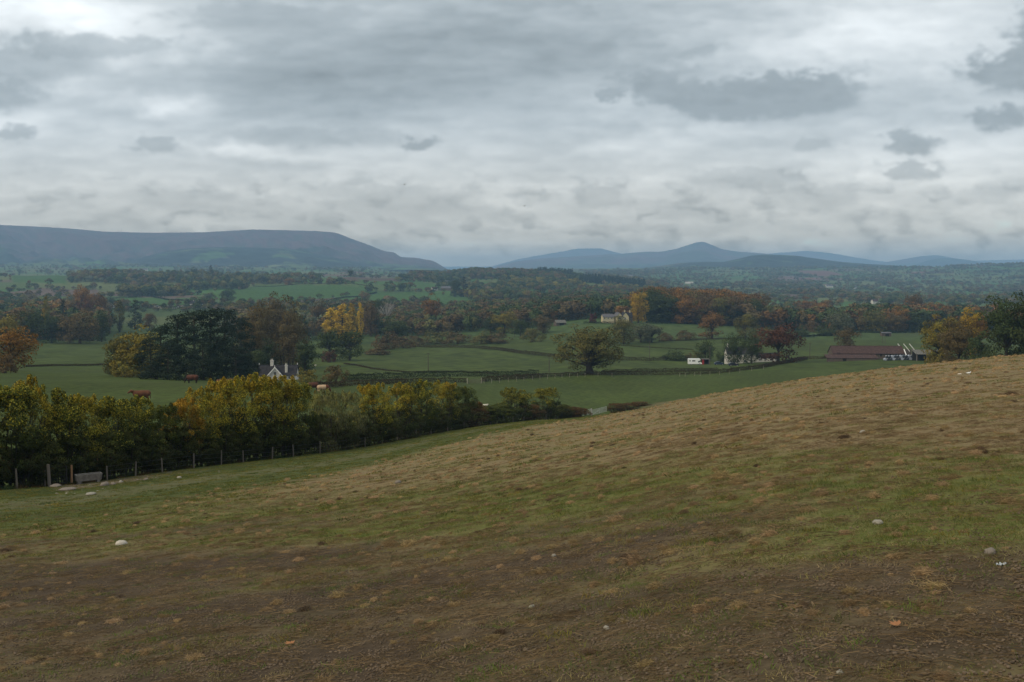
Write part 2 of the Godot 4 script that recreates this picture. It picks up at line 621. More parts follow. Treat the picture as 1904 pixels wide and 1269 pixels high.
func mountain(called: String, label: String, t: Array, crest: float, front: float, foot: float, seed_: int, lumpy: float, look: int, shape := 1.0) -> void:
	var a: float = t[0][0]
	var b: float = t[-1][0]
	var nx := int((b - a) / 5.0) + 1
	var nt := 46
	var nb := 6
	var nz := FastNoiseLite.new()
	nz.seed = seed_
	nz.frequency = 1.0 / (crest * 0.09)
	nz.fractal_octaves = 5
	var nf := FastNoiseLite.new()
	nf.seed = seed_ + 50
	nf.frequency = 1.0 / (crest * 0.022)
	nf.fractal_octaves = 4
	var v := PackedVector3Array()
	var c := PackedColorArray()
	var rows := nt + nb
	for r in rows:
		for j in nx:
			var px := a + (b - a) * j / (nx - 1)
			var top := sight(px, skyline(t, px), crest).y
			var low := sight(px, foot, front).y
			var d: float
			var h: float
			var s: float
			if r < nt:
				s = float(r) / (nt - 1)
				var bend := nz.get_noise_2d((px - a) * 6.0, 900.0) * 0.05 * sin(s * PI)
				d = lerpf(front, crest, s)
				var e := clampf(s + bend, 0.0, 1.0)
				h = lerpf(low, top, lerpf(e, smoothstep(0.0, 1.0, pow(e, shape)), 0.7))
				h += nz.get_noise_2d(px / FOC * d, d) * lumpy * sin(s * PI) * maxf(top - low, 20.0) * 0.35
				h += nf.get_noise_2d(px / FOC * d, d) * lumpy * sin(s * PI) * maxf(top - low, 20.0) * 0.07
			else:
				s = 1.0
				var q := float(r - nt + 1) / nb
				d = lerpf(crest, crest + (crest - front) * 0.6, q)
				h = lerpf(top, low - 40.0, q * q)
			var ends := smoothstep(0.0, 0.06, float(j) / (nx - 1)) * smoothstep(0.0, 0.06, 1.0 - float(j) / (nx - 1))
			h = lerpf(low - 20.0, h, ends)
			var p := Vector3((px - CX) / FOC * d, h, -d)
			v.append(p)
			var n1 := nz.get_noise_2d(p.x * 1.7 + 3000.0, d * 1.7)
			var n2 := nf.get_noise_2d(p.x + 700.0, d * 2.0)
			var wood := Vector3(0.026, 0.036, 0.024)
			var heath := Vector3(0.125, 0.07, 0.07)
			var green := Vector3(0.08, 0.12, 0.045)
			var col: Vector3
			if look == 0:  # heather on top, woods below, fields along the foot
				col = wood.lerp(heath, smoothstep(0.45, 0.75, s + n1 * 0.35))
				col = col.lerp(wood * 1.2, smoothstep(0.0, 0.3, n2) * 0.7)
				if n1 < -0.22 and s < 0.6:
					col = col.lerp(green, 0.6)
				if s < 0.24 + n1 * 0.2:
					col = col.lerp(far_field(p.x, d) * 1.15, 0.8 if n2 > -0.1 else 0.1)
			elif look == 1:  # wooded
				col = wood * 0.7 * (1.0 + n2 * 0.5)
				if n1 > 0.28:
					col = col.lerp(far_field(p.x, d), 0.8)
			elif look == 2:  # open fell
				col = Vector3(0.075, 0.07, 0.045).lerp(heath, smoothstep(-0.3, 0.3, n1))
				if s < 0.5:
					col = col.lerp(wood if n2 > -0.05 else green, smoothstep(0.55, 0.3, s))
			else:  # farmed hill
				col = far_field(p.x, d)
				if n2 > 0.0:
					col = wood
			col *= 0.78 * (1.0 + n2 * 0.8)
			c.append(Color(minf(col.x * 4.0, 1.0), minf(col.y * 4.0, 1.0), minf(col.z * 4.0, 1.0)))
	var n := PackedVector3Array()
	var idx := PackedInt32Array()
	for r in rows:
		for j in nx:
			var l := v[r * nx + maxi(j - 1, 0)]
			var q := v[r * nx + mini(j + 1, nx - 1)]
			var f := v[maxi(r - 1, 0) * nx + j]
			var k := v[mini(r + 1, rows - 1) * nx + j]
			n.append((q - l).cross(k - f).normalized())
	for r in rows - 1:
		for j in nx - 1:
			var o := r * nx + j
			idx.append_array([o, o + nx, o + 1, o + 1, o + nx, o + nx + 1])
	var arr := []
	arr.resize(Mesh.ARRAY_MAX)
	arr[Mesh.ARRAY_VERTEX] = v
	arr[Mesh.ARRAY_NORMAL] = n
	arr[Mesh.ARRAY_COLOR] = c
	arr[Mesh.ARRAY_INDEX] = idx
	var m := ArrayMesh.new()
	m.add_surface_from_arrays(Mesh.PRIMITIVE_TRIANGLES, arr)
	var mm := mat("mountain", lin(0.25, 0.25, 0.25), 1.0, true)
	single(called, m, mm, label, "mountain", "", "structure")

func build_mountains() -> void:
	mountain("mountain", "long flat-topped heather mountain on the left horizon", [[-420, 420], [-200, 410], [0, 418], [60, 421], [130, 425], [200, 431], [290, 433], [380, 432], [460, 428], [520, 428], [590, 430], [625, 433], [660, 446], [690, 457], [715, 467], [728, 468.5], [736, 471], [744, 477.5], [758, 479], [772, 479.5], [788, 482.5], [803, 485], [820, 490], [840, 496], [880, 512]], 7600, 5000, 502, 21, 0.9, 0, 2.1)
	mountain("hill", "dark wooded spur in front of the long heather mountain", [[200, 500], [250, 484], [300, 470], [340, 463], [400, 460], [450, 460], [520, 462], [560, 467], [600, 474], [640, 483], [680, 492], [720, 503]], 6300, 5200, 503, 33, 0.5, 1)
	mountain("mountain", "pointed peak like a sugar cone on the right of the valley gap", [[880, 508], [915, 497], [960, 487], [1010, 481], [1050, 478], [1100, 475], [1150, 473], [1200, 470], [1235, 469], [1260, 463], [1276, 458], [1293, 452.5], [1302, 451], [1311, 452.5], [1322, 457], [1340, 463.5], [1368, 468.5], [1420, 472], [1480, 479], [1560, 488], [1700, 500]], 12000, 8500, 505, 47, 0.6, 2)
	mountain("mountain", "pale flat-topped hill left of the pointed peak", [[880, 505], [920, 494], [965, 482], [1010, 474], [1045, 468], [1072, 463], [1100, 462.5], [1120, 463], [1138, 468], [1152, 471], [1165, 476], [1230, 490]], 16000, 13500, 500, 52, 0.4, 2)
	mountain("hill", "wooded hill below the shoulder of the pointed peak", [[1120, 508], [1160, 502], [1210, 497], [1270, 489], [1310, 487], [1345, 487], [1375, 481], [1395, 476], [1412, 474], [1440, 474], [1480, 476], [1500, 479], [1560, 487], [1610, 491], [1660, 494], [1720, 500]], 6600, 5600, 508, 61, 0.5, 1)
	mountain("mountain", "faint long fell right of the pointed peak", [[1340, 488], [1390, 476], [1440, 471], [1470, 469], [1495, 467], [1520, 468.5], [1550, 472], [1590, 479], [1620, 484], [1680, 492], [1720, 500]], 17000, 14500, 497, 71, 0.4, 2)
	mountain("mountain", "faint rounded hill at the right of the horizon", [[1590, 500], [1640, 489], [1680, 482], [1710, 477], [1739, 475], [1759, 478], [1785, 483], [1820, 488], [1870, 498]], 15000, 13000, 497, 82, 0.4, 2)
	mountain("hill", "low dark hill before the faint rounded hill", [[1660, 501], [1700, 493], [1725, 484], [1752, 480], [1775, 481], [1800, 484], [1840, 491], [1890, 500]], 12500, 11000, 499, 93, 0.4, 1)
	mountain("hill", "farthest pale ridge along the right edge of the horizon", [[1700, 500], [1790, 487], [1840, 484], [1904, 483], [2000, 481], [2200, 478], [2400, 484]], 17500, 15500, 497, 95, 0.3, 2)
	mountain("hill", "farthest faint ridge in the gap between the mountains", [[700, 500], [780, 497], [850, 496], [900, 496], [960, 495], [1040, 500]], 18000, 16000, 503, 97, 0.3, 1)

# ---------------------------------------------------------------- sky
var sky_n: Array[FastNoiseLite] = []
# centre, half width, half height, strength: darker clouds, as they stand over the valley
const CLOUDS := [
	[1400, 190, 150, 38, 1.0], [1500, 176, 90, 34, 1.0], [1330, 202, 90, 28, 0.9], [1218, 168, 52, 31, 1.0], [1134, 187, 17, 16, 0.9], [1870, 142, 85, 38, 1.0], [1925, 90, 60, 60, 0.9],
	[1850, 226, 52, 21, 0.9], [1688, 273, 42, 19, 0.85], [1698, 319, 38, 17, 0.7], [772, 270, 38, 12, 0.8], [295, 277, 40, 14, 0.6], [35, 257, 34, 14, 0.6], [0, 182, 90, 34, 0.75],
	[735, 372, 130, 26, 0.42], [360, 372, 80, 20, 0.4], [1122, 369, 42, 21, 0.55], [995, 369, 28, 15, 0.5], [1275, 372, 38, 10, 0.5], [1380, 337, 90, 20, 0.4], [1468, 330, 18, 12, 0.5],
	[1530, 371, 66, 24, 0.42], [1500, 432, 120, 14, 0.28], [1290, 105, 24, 10, 0.45], [1500, 270, 50, 12, 0.4], [170, 95, 150, 24, 0.6], [60, 125, 130, 30, 0.5], [560, 255, 130, 16, 0.35], [500, 40, 130, 30, 0.4],
	[860, 395, 90, 16, 0.35], [1820, 370, 60, 16, 0.3], [700, 160, 320, 70, 0.25]]
# broad lighter and darker parts of the cover
const SHEETS := [
	[800, 110, 480, 130, -0.115], [560, 170, 260, 60, -0.05], [1060, 60, 260, 90, -0.05], [60, 20, 190, 50, 0.13], [200, 30, 160, 40, 0.09], [275, 90, 120, 40, 0.13], [310, 195, 65, 24, 0.13], [130, 165, 60, 22, 0.06], [480, 287, 120, 14, 0.11],
	[1650, 60, 230, 55, 0.085], [1480, 95, 200, 40, 0.06], [1760, 310, 200, 70, 0.05], [1200, 255, 120, 22, 0.05], [0, 235, 120, 26, 0.08], [480, 440, 900, 70, -0.035], [950, 520, 900, 40, -0.03], [1700, 190, 180, 60, -0.04]]

func sky_at(az: float, el: float) -> Vector3:
	# colour of the cover in that direction (radians; az 0 is straight ahead): layered grey cloud, thin where it is bright
	var t := tan(az) if absf(az) < 0.75 else signf(az) * (tan(0.75) + (absf(az) - 0.75) * 1.9)
	var x := CX + FOC * t
	var y := HORIZON - FOC * minf(tan(minf(el, 1.2)), 1.4) / cos(minf(absf(az), 0.6))
	var far := smoothstep(0.5, 0.62, absf(az))  # where the listed clouds end
	far = maxf(far, smoothstep(-40.0, -160.0, y))
	var w1 := sky_n[0].get_noise_2d(x, y * 2.2)
	var w2 := sky_n[0].get_noise_2d(x + 4000.0, y * 2.2)
	var f1 := sky_n[1].get_noise_2d(x, y * 2.0)
	var f2 := sky_n[1].get_noise_2d(x + 900.0, y * 2.0 + 500.0)
	var l := 0.715
	l += 0.05 * sky_n[2].get_noise_2d(x * 0.6 + 20.0 * f1, y * 2.6) + 0.04 * sky_n[3].get_noise_2d(x * 0.55 + 12.0 * f1, y * 2.4) + 0.018 * f1
	l -= 0.05 * smoothstep(330.0, 480.0, y)
	var sx := x + 60.0 * w1 + 28.0 * f1
	var sy := y + 26.0 * w2 + 12.0 * f2
	if far < 1.0:
		for s in SHEETS:
			var qx: float = (sx - s[0]) / s[1 + 1]
			var qy: float = (sy - s[1]) / s[3]
			var q := qx * qx + qy * qy
			if q < 6.0:
				l += s[4] * exp(-q) * (1.0 - far)
	if far > 0.0:
		l += far * (0.2 * sky_n[4].get_noise_2d(x * 0.8, y * 1.8) + 0.02)
	l += 0.06 * smoothstep(-100.0, -1500.0, y)
	# small heaped clouds low down: pale tops over grey undersides
	var band := smoothstep(300.0, 350.0, y) * (1.0 - smoothstep(470.0, 520.0, y))
	if band > 0.0:
		var h0 := sky_n[5].get_noise_2d(x + 14.0 * f1, y * 2.3)
		var h1 := sky_n[5].get_noise_2d(x + 14.0 * f1, (y - 9.0) * 2.3)
		var lump := smoothstep(0.0, 0.35, h0)
		l += band * (0.09 * clampf(h0 - h1, -0.3, 0.4) * (0.4 + lump) - 0.07 * lump + 0.01)
	var dark := 0.0
	if far < 1.0:
		var r1 := sky_n[6].get_noise_2d(x, y * 1.7)
		var r2 := sky_n[6].get_noise_2d(x + 700.0, y * 1.7 + 300.0)
		var cx := x + 24.0 * w1 + 34.0 * f1 + 10.0 * r1
		var cy := y + 9.0 * w2 + 13.0 * f2 + 6.0 * r2
		for s in CLOUDS:
			var qx: float = (cx - s[0]) / s[2]
			var qy: float = (cy - s[1]) / s[3]
			qy *= 1.0 if qy < 0.0 else 1.25
			var q := qx * qx + qy * qy
			if q < 5.0:
				var e := exp(-q * 0.8) + 0.2 * f2 + 0.16 * f1 + 0.05 * r2
				var thick: float = s[4] * smoothstep(0.12, 0.66, e) * (1.0 - far)
				dark = 1.0 - (1.0 - dark) * (1.0 - thick)
	if far > 0.0:
		dark = maxf(dark, far * 0.7 * smoothstep(0.22, 0.5, sky_n[5].get_noise_2d(x * 0.35, y * 0.8) + 0.35 * f1) * smoothstep(-1400.0, -400.0, y))
	var low := 0.565 + 0.03 * f2 + 0.02 * w1 + 0.05 * smoothstep(250.0, 420.0, y)
	l = lerpf(l, minf(low, l), dark * 0.95)
	l = clampf(l, 0.45, 0.97)
	var k := smoothstep(0.52, 0.86, l)
	var warm := smoothstep(200.0, 460.0, y)
	var c := Vector3(lerpf(0.935, 0.972, k), lerpf(1.0, 1.0, k), lerpf(1.04, 1.015, k))
	c = c.lerp(Vector3(1.015, 1.0, 0.955), 0.8 * warm) * l
	c = Vector3(pow(c.x, 2.2), pow(c.y, 2.2), pow(c.z, 2.2))
	# low down one looks through kilometres of haze, which dims and blues the cover behind it
	var through := maxf(exp(-FOG * minf(480.0 / maxf(sin(el), 0.001), 21000.0)), 0.33)
	var s := (c - Vector3(0.15, 0.22, 0.29) * (1.0 - through)) / through
	return Vector3(clampf(s.x, 0.05, 1.0), clampf(s.y, 0.05, 1.0), clampf(s.z, 0.05, 1.0))

func make_sky() -> ImageTexture:
	for s in [[31, 260.0, 3], [32, 60.0, 5], [33, 260.0, 4], [34, 70.0, 4], [35, 700.0, 4], [36, 95.0, 6], [37, 24.0, 4]]:
		var n := FastNoiseLite.new()
		n.seed = s[0]
		n.noise_type = FastNoiseLite.TYPE_SIMPLEX_SMOOTH
		n.frequency = 1.0 / s[1]
		n.fractal_octaves = s[2]
		sky_n.append(n)
	# the whole dome coarsely, then the part over the valley at full detail with the same function
	var sw := 1024
	var sh := 512
	var data := PackedFloat32Array()
	data.resize(sw * sh * 3)
	for r in sh:
		var el := PI * (0.5 - (r + 0.5) / sh)
		for q in sw:
			var c := Vector3(0.1, 0.1, 0.07)
			if el > -0.02:
				var az := (q + 0.5) / sw * TAU
				if az > PI:
					az -= TAU
				c = sky_at(az, maxf(el, 0.0))
			var at := (r * sw + q) * 3
			data[at] = c.x
			data[at + 1] = c.y
			data[at + 2] = c.z
	var im := Image.create_from_data(sw, sh, false, Image.FORMAT_RGBF, data.to_byte_array())
	var big := 4096
	im.resize(big, big / 2, Image.INTERPOLATE_BILINEAR)
	for half in 2:
		var pw := 348
		var ph := 250
		var x0 := 0 if half == 0 else big - pw
		var y0 := big / 4 - ph + 4
		var d := PackedFloat32Array()
		d.resize(pw * ph * 3)
		for r in ph:
			var el := PI * (0.5 - (y0 + r + 0.5) / (big / 2))
			for q in pw:
				var az := (x0 + q + 0.5) / big * TAU
				if az > PI:
					az -= TAU
				var c := sky_at(az, maxf(el, 0.0))
				var at := (r * pw + q) * 3
				d[at] = c.x
				d[at + 1] = c.y
				d[at + 2] = c.z
		var small := Image.create_from_data(pw, ph, false, Image.FORMAT_RGBF, d.to_byte_array())
		im.blit_rect(small, Rect2i(0, 0, pw, ph), Vector2i(x0, y0))
	return ImageTexture.create_from_image(im)

# ---------------------------------------------------------------- trees
const LEAF := {
	"green_dark": [0.026, 0.04, 0.015], "green": [0.038, 0.055, 0.019], "olive": [0.062, 0.064, 0.02], "olive_brown": [0.06, 0.05, 0.022], "brown": [0.06, 0.046, 0.022],
	"orange": [0.115, 0.067, 0.017], "rust": [0.084, 0.05, 0.018], "copper": [0.05, 0.026, 0.017], "maroon": [0.05, 0.013, 0.016], "gold": [0.27, 0.195, 0.02], "yellow": [0.18, 0.13, 0.016], "yellow_green": [0.095, 0.088, 0.018],
	"grey_green": [0.058, 0.07, 0.042], "pine": [0.012, 0.02, 0.012], "tan": [0.085, 0.068, 0.034]}
const LOOK := {
	"green_dark": "dark green", "green": "green", "olive": "olive green", "olive_brown": "olive brown", "brown": "dull brown", "orange": "orange", "rust": "rust red", "copper": "dark copper", "maroon": "maroon",
	"gold": "golden", "yellow": "yellow", "yellow_green": "yellow green", "grey_green": "grey green", "pine": "blackish green", "tan": "pale tan"}
var protos := {}

func leaf_mat(p: String) -> StandardMaterial3D:
	var key := "leaf_" + p
	if mats.has(key):
		return mats[key]
	var c: Array = LEAF[p]
	var m := mat(key, lin(c[0] * LEAF_GAIN, c[1] * LEAF_GAIN, c[2] * LEAF_GAIN), 0.85, true)
	m.metallic_specular = 0.2
	m.backlight_enabled = true
	m.backlight = Color(0.6, 0.6, 0.6)
	return m

func rdir(r: RandomNumberGenerator) -> Vector3:
	var y := r.randf_range(-1.0, 1.0)
	var a := r.randf() * TAU
	var s := sqrt(1.0 - y * y)
	return Vector3(s * cos(a), y, s * sin(a))

func fill_leaves(mb: MB, blobs: Array, mid: Vector3, count: int, la: float, lb: float, r: RandomNumberGenerator, warm := 0.25) -> void:
	var total := 0.0
	for b in blobs:
		total += b[1].x * b[1].x
	for b in blobs:
		var o: Vector3 = b[0]
		var s: Vector3 = b[1]
		var n := int(count * s.x * s.x / total)
		var out := (o - mid).normalized()
		var lump := r.randf_range(0.8, 1.0)
		var turn := r.randf_range(0.0, 1.0)
		for k in n:
			var d := rdir(r)
			if d.dot(out) < -0.35 and r.randf() < 0.8:
				d = -d
			if d.y < -0.5 and r.randf() < 0.5:
				d.y = -d.y
			var rad := 1.0 - 0.55 * pow(r.randf(), 2.0)
			var p := o + Vector3(d.x * s.x, d.y * s.y, d.z * s.z) * rad
			var nn := (d * 0.9 + out * 0.35 + Vector3(0, 0.2, 0) + rdir(r) * 0.55).normalized()
			var tilt_ := (nn + rdir(r) * 0.7).normalized()
			var a := tilt_.cross(rdir(r)).normalized()
			var b2 := tilt_.cross(a)
			var sz := r.randf_range(0.65, 1.25)
			var l := lump * r.randf_range(0.62, 1.0)
			var t := warm * (turn * 0.6 + r.randf() * 0.7)
			mb.leaf(p, a * la * sz, b2 * lb * sz, nn, Color(minf(l * (0.82 + 0.5 * t), 1.0), l * (0.86 + 0.05 * t), l * (0.95 - 0.35 * t)))

func bough(mb: MB, p: Vector3, q: Vector3, r0: float, r1: float, sag: float) -> void:
	var m := p.lerp(q, 0.5) + Vector3(0, sag, 0)
	mb.tube(p, m, r0, (r0 + r1) * 0.5, 5)
	mb.tube(m, q, (r0 + r1) * 0.5, r1, 5)

func make_proto(kind: String, seed_: int) -> Dictionary:
	# every tree is ten metres tall here and scaled where it stands
	var r := RandomNumberGenerator.new()
	r.seed = seed_ * 7919 + kind.hash() % 10007
	var crown := MB.new()
	var wood := MB.new()
	var blobs := []
	var mid := Vector3(0, 5.8, 0)
	match kind:
		"broad", "tall", "oak", "big", "willow":
			var rx := 3.7
			var ry := 4.3
			mid.y = 5.2
			var count := 56
			var low := -0.92
			var br := [0.95, 1.6]
			if kind == "tall":
				rx = 2.7
				ry = 4.4
				mid.y = 5.4
			elif kind == "oak":
				rx = 5.4
				ry = 4.6
				mid.y = 5.0
				count = 130
				low = -0.97
				br = [0.7, 1.4]
			elif kind == "big":
				rx = 3.9
				ry = 4.5
				mid.y = 5.3
				count = 90
				br = [0.7, 1.25]
			elif kind == "willow":
				rx = 4.3
				ry = 4.2
				mid.y = 5.2
			var fork := Vector3(r.randf_range(-0.2, 0.2), 2.4 if kind != "oak" else 1.7, r.randf_range(-0.2, 0.2))
			var girth := 0.26 if kind != "oak" else 0.5
			wood.tube(Vector3(0, -0.3, 0), fork, girth * 1.25, girth * 0.8, 8)
			for k in count:
				var d := rdir(r)
				if d.y < low:
					d.y = -d.y * 0.6
				var f := r.randf_range(0.5, 0.86) if k % 4 else r.randf_range(0.1, 0.5)
				var lop := 1.0 + 0.14 * sin(d.x * 3.0 + seed_) + 0.12 * cos(d.z * 4.0 + seed_ * 1.7)
				var p := mid + Vector3(d.x * rx, d.y * ry, d.z * rx) * f * lop
				p.y = maxf(p.y, 1.2)
				var s := r.randf_range(br[0], br[1])
				blobs.append([p, Vector3(s, s * (0.72 if kind != "willow" else 1.25), s)])
				if k % 3 == 0:
					bough(wood, fork + Vector3(0, r.randf_range(-0.3, 1.2), 0), p, girth * 0.42, 0.04, r.randf_range(0.0, 0.5))
			if kind != "oak":
				for k in 16:
					var ang := r.randf() * TAU
					var q := rx * r.randf_range(0.25, 0.78)
					blobs.append([Vector3(cos(ang) * q, r.randf_range(0.7, 2.6), sin(ang) * q), Vector3(1.3, 0.95, 1.3) * r.randf_range(0.7, 1.1)])
			var many := 3800
			var la := 0.2
			if kind == "oak":
				many = 11000
				la = 0.14
			elif kind == "big":
				many = 8000
				la = 0.15
			fill_leaves(crown, blobs, mid, many, la, la * 0.62, r, 0.5)
		"pine":
			wood.tube(Vector3(0, -0.3, 0), Vector3(0.1, 8.8, 0), 0.22, 0.06, 7)
			for k in 70:
				var y := 0.9 + 8.6 * k / 70.0
				var reach := 2.7 * (1.0 - pow(absf(y - 4.2) / 6.4, 2.0)) * r.randf_range(0.5, 1.05)
				var a := r.randf() * TAU
				var p := Vector3(cos(a) * reach, y + reach * 0.12, sin(a) * reach)
				blobs.append([p, Vector3(r.randf_range(0.7, 1.15), r.randf_range(0.28, 0.5), r.randf_range(0.7, 1.15))])
				if k % 2 == 0:
					wood.tube(Vector3(0, y - 0.2, 0), p, 0.07, 0.02, 4)
			fill_leaves(crown, blobs, Vector3(0, 4.5, 0), 5200, 0.16, 0.06, r, 0.2)
		"spruce", "cypress":
			wood.tube(Vector3(0, -0.3, 0), Vector3(0, 9.5, 0), 0.17, 0.03, 6)
			var wide := 1.9 if kind == "spruce" else 1.55
			for k in 60:
				var y := 0.5 + 9.1 * k / 60.0
				var reach := wide * (1.0 - y / 10.0) * r.randf_range(0.6, 1.1)
				if kind == "cypress":
					reach = wide * pow(1.0 - y / 10.2, 0.65) * r.randf_range(0.6, 1.15) * (0.6 + 0.4 * smoothstep(0.0, 2.0, y))
				var a := r.randf() * TAU
				var s := 0.3 + 0.5 * (1.0 - y / 10.0)
				blobs.append([Vector3(cos(a) * reach, y, sin(a) * reach), Vector3(s, s * (0.5 if kind == "spruce" else 1.1), s)])
			blobs.append([Vector3(0, 9.6, 0), Vector3(0.16, 0.5, 0.16)])
			fill_leaves(crown, blobs, Vector3(0, 4.0, 0), 1800, 0.19, 0.08, r, 0.15)
		"poplar":
			wood.tube(Vector3(0, -0.3, 0), Vector3(0, 8.5, 0), 0.2, 0.04, 6)
			for k in 56:
				var y := 0.9 + 8.6 * k / 56.0
				var reach := 1.15 * sin(PI * clampf((y + 0.6) / 10.9, 0.0, 1.0)) * r.randf_range(0.3, 1.0)
				var a := r.randf() * TAU
				blobs.append([Vector3(cos(a) * reach, y, sin(a) * reach), Vector3(0.5, 0.75, 0.5) * r.randf_range(0.7, 1.15)])
			fill_leaves(crown, blobs, Vector3(0, 4.5, 0), 2600, 0.14, 0.09, r, 0.35)
		"birch":
			for t in 4:
				var foot := Vector3(r.randf_range(-0.9, 0.9), -0.3, r.randf_range(-0.9, 0.9))
				var top := Vector3(foot.x * 1.9, r.randf_range(7.2, 9.2), foot.z * 1.9)
				wood.tube(foot, top, 0.13, 0.03, 5)
				for k in 12:
					var y := r.randf_range(2.6, 9.6)
					var a := r.randf() * TAU
					var reach := r.randf_range(0.2, 1.5) * (1.0 - 0.05 * y)
					blobs.append([foot.lerp(top, y / 9.6) + Vector3(cos(a) * reach, 0, sin(a) * reach), Vector3(0.62, 0.8, 0.62) * r.randf_range(0.7, 1.2)])
			fill_leaves(crown, blobs, Vector3(0, 5.5, 0), 2200, 0.13, 0.08, r, 0.5)
		"bush":
			mid = Vector3(0, 2.5, 0)
			for k in 46:
				var d := rdir(r)
				d.y = absf(d.y)
				var f := r.randf_range(0.45, 0.9)
				var lop := 1.0 + 0.2 * sin(d.x * 4.0 + seed_) + 0.12 * cos(d.z * 5.0 + seed_)
				blobs.append([Vector3(d.x * 5.6 * f, 0.9 + d.y * 8.0 * f, d.z * 5.6 * f) * lop, Vector3(1.7, 1.5, 1.7) * r.randf_range(0.7, 1.15)])
			for k in 6:
				bough(wood, Vector3(r.randf_range(-0.6, 0.6), -0.3, r.randf_range(-0.6, 0.6)), blobs[k * 3][0], 0.16, 0.04, 0.3)
			fill_leaves(crown, blobs, mid, 2400, 0.32, 0.19, r, 0.5)
		"bare":
			wood.tube(Vector3(0, -0.3, 0), Vector3(0.1, 3.6, 0), 0.24, 0.17, 6)
			for k in 26:
				var y := r.randf_range(2.6, 5.2)
				var a := r.randf() * TAU
				var q := Vector3(cos(a) * r.randf_range(1.4, 3.2), y + r.randf_range(1.6, 4.6), sin(a) * r.randf_range(1.4, 3.2))
				var p := Vector3(0.1, y, 0)
				bough(wood, Vector3(0.05, minf(y, 3.6), 0), q, 0.1, 0.03, r.randf_range(-0.3, 0.5))
				for e in 5:
					var s := p.lerp(q, r.randf_range(0.5, 1.0))
					wood.tube(s, s + Vector3(r.randf_range(-0.9, 0.9), r.randf_range(0.2, 1.3), r.randf_range(-0.9, 0.9)), 0.035, 0.012, 4)
			wood.tube(Vector3(0.1, 3.6, 0), Vector3(0.2, 9.0, 0.1), 0.15, 0.02, 5)
		"far":
			for k in 14:
				var d := rdir(r)
				d.y = absf(d.y) * 0.9 - 0.15
				blobs.append([Vector3(0, 5.0, 0) + Vector3(d.x * 3.4, d.y * 4.0, d.z * 3.4) * r.randf_range(0.4, 0.8), Vector3(1.9, 1.6, 1.9) * r.randf_range(0.7, 1.15)])
			blobs.append([Vector3(0, 2.5, 0), Vector3(2.6, 2.4, 2.6)])
			fill_leaves(crown, blobs, Vector3(0, 5, 0), 420, 0.55, 0.36, r, 0.4)
		"far_spruce":
			for k in 12:
				var y := 0.8 + 8.6 * k / 12.0
				var a := r.randf() * TAU
				var reach := 1.4 * (1.0 - y / 10.0)
				blobs.append([Vector3(cos(a) * reach * 0.5, y, sin(a) * reach * 0.5), Vector3(0.4 + reach, 0.6, 0.4 + reach)])
			fill_leaves(crown, blobs, Vector3(0, 4, 0), 260, 0.5, 0.24, r, 0.15)
	return {"crown": crown.done(), "trunk": wood.done()}

const VARIANTS := {"broad": 5, "tall": 3, "oak": 1, "big": 2, "willow": 2, "pine": 3, "spruce": 2, "cypress": 1, "poplar": 2, "birch": 1, "bush": 4, "bare": 1, "far": 5, "far_spruce": 2}

func proto(kind: String, k: int) -> Dictionary:
	var key := "%s%d" % [kind, k % int(VARIANTS[kind])]
	if not protos.has(key):
		protos[key] = make_proto(kind, k % int(VARIANTS[kind]) + 1)
	return protos[key]

const CALLED := {"broad": "broadleaf_tree", "tall": "tall_tree", "oak": "oak_tree", "big": "large_tree", "willow": "willow_tree", "pine": "pine_tree", "spruce": "spruce_tree", "cypress": "cypress_tree", "poplar": "poplar_tree", "birch": "birch_tree", "bush": "bush", "bare": "bare_tree"}
var tree_count := 0

func plant(kind: String, leaf: String, at: Vector3, high: float, wide: float, label: String, group := "", bark := "bark") -> Node3D:
	# wide: metres across
	tree_count += 1
	var p := proto(kind, tree_count)
	var o := thing(CALLED[kind], label, "bush" if kind == "bush" else "tree", at, rng.randf() * TAU, group)
	var size: AABB = (p.trunk if kind == "bare" else p.crown).get_aabb()
	var tall := (size.position.y + size.size.y) * 0.975
	var broad := (size.size.x + size.size.z) * 0.43
	o.scale = Vector3(wide / broad, high / tall, wide / broad)
	if bark == "bark_pale":
		part("trunk", p.trunk, mat("bark_pale", lin(0.27, 0.25, 0.22), 0.9), o)
	else:
		part("trunk", p.trunk, mat("bark", lin(0.05, 0.042, 0.034), 0.95), o)
	if kind != "bare":
		part("crown", p.crown, leaf_mat(leaf), o)
	return o

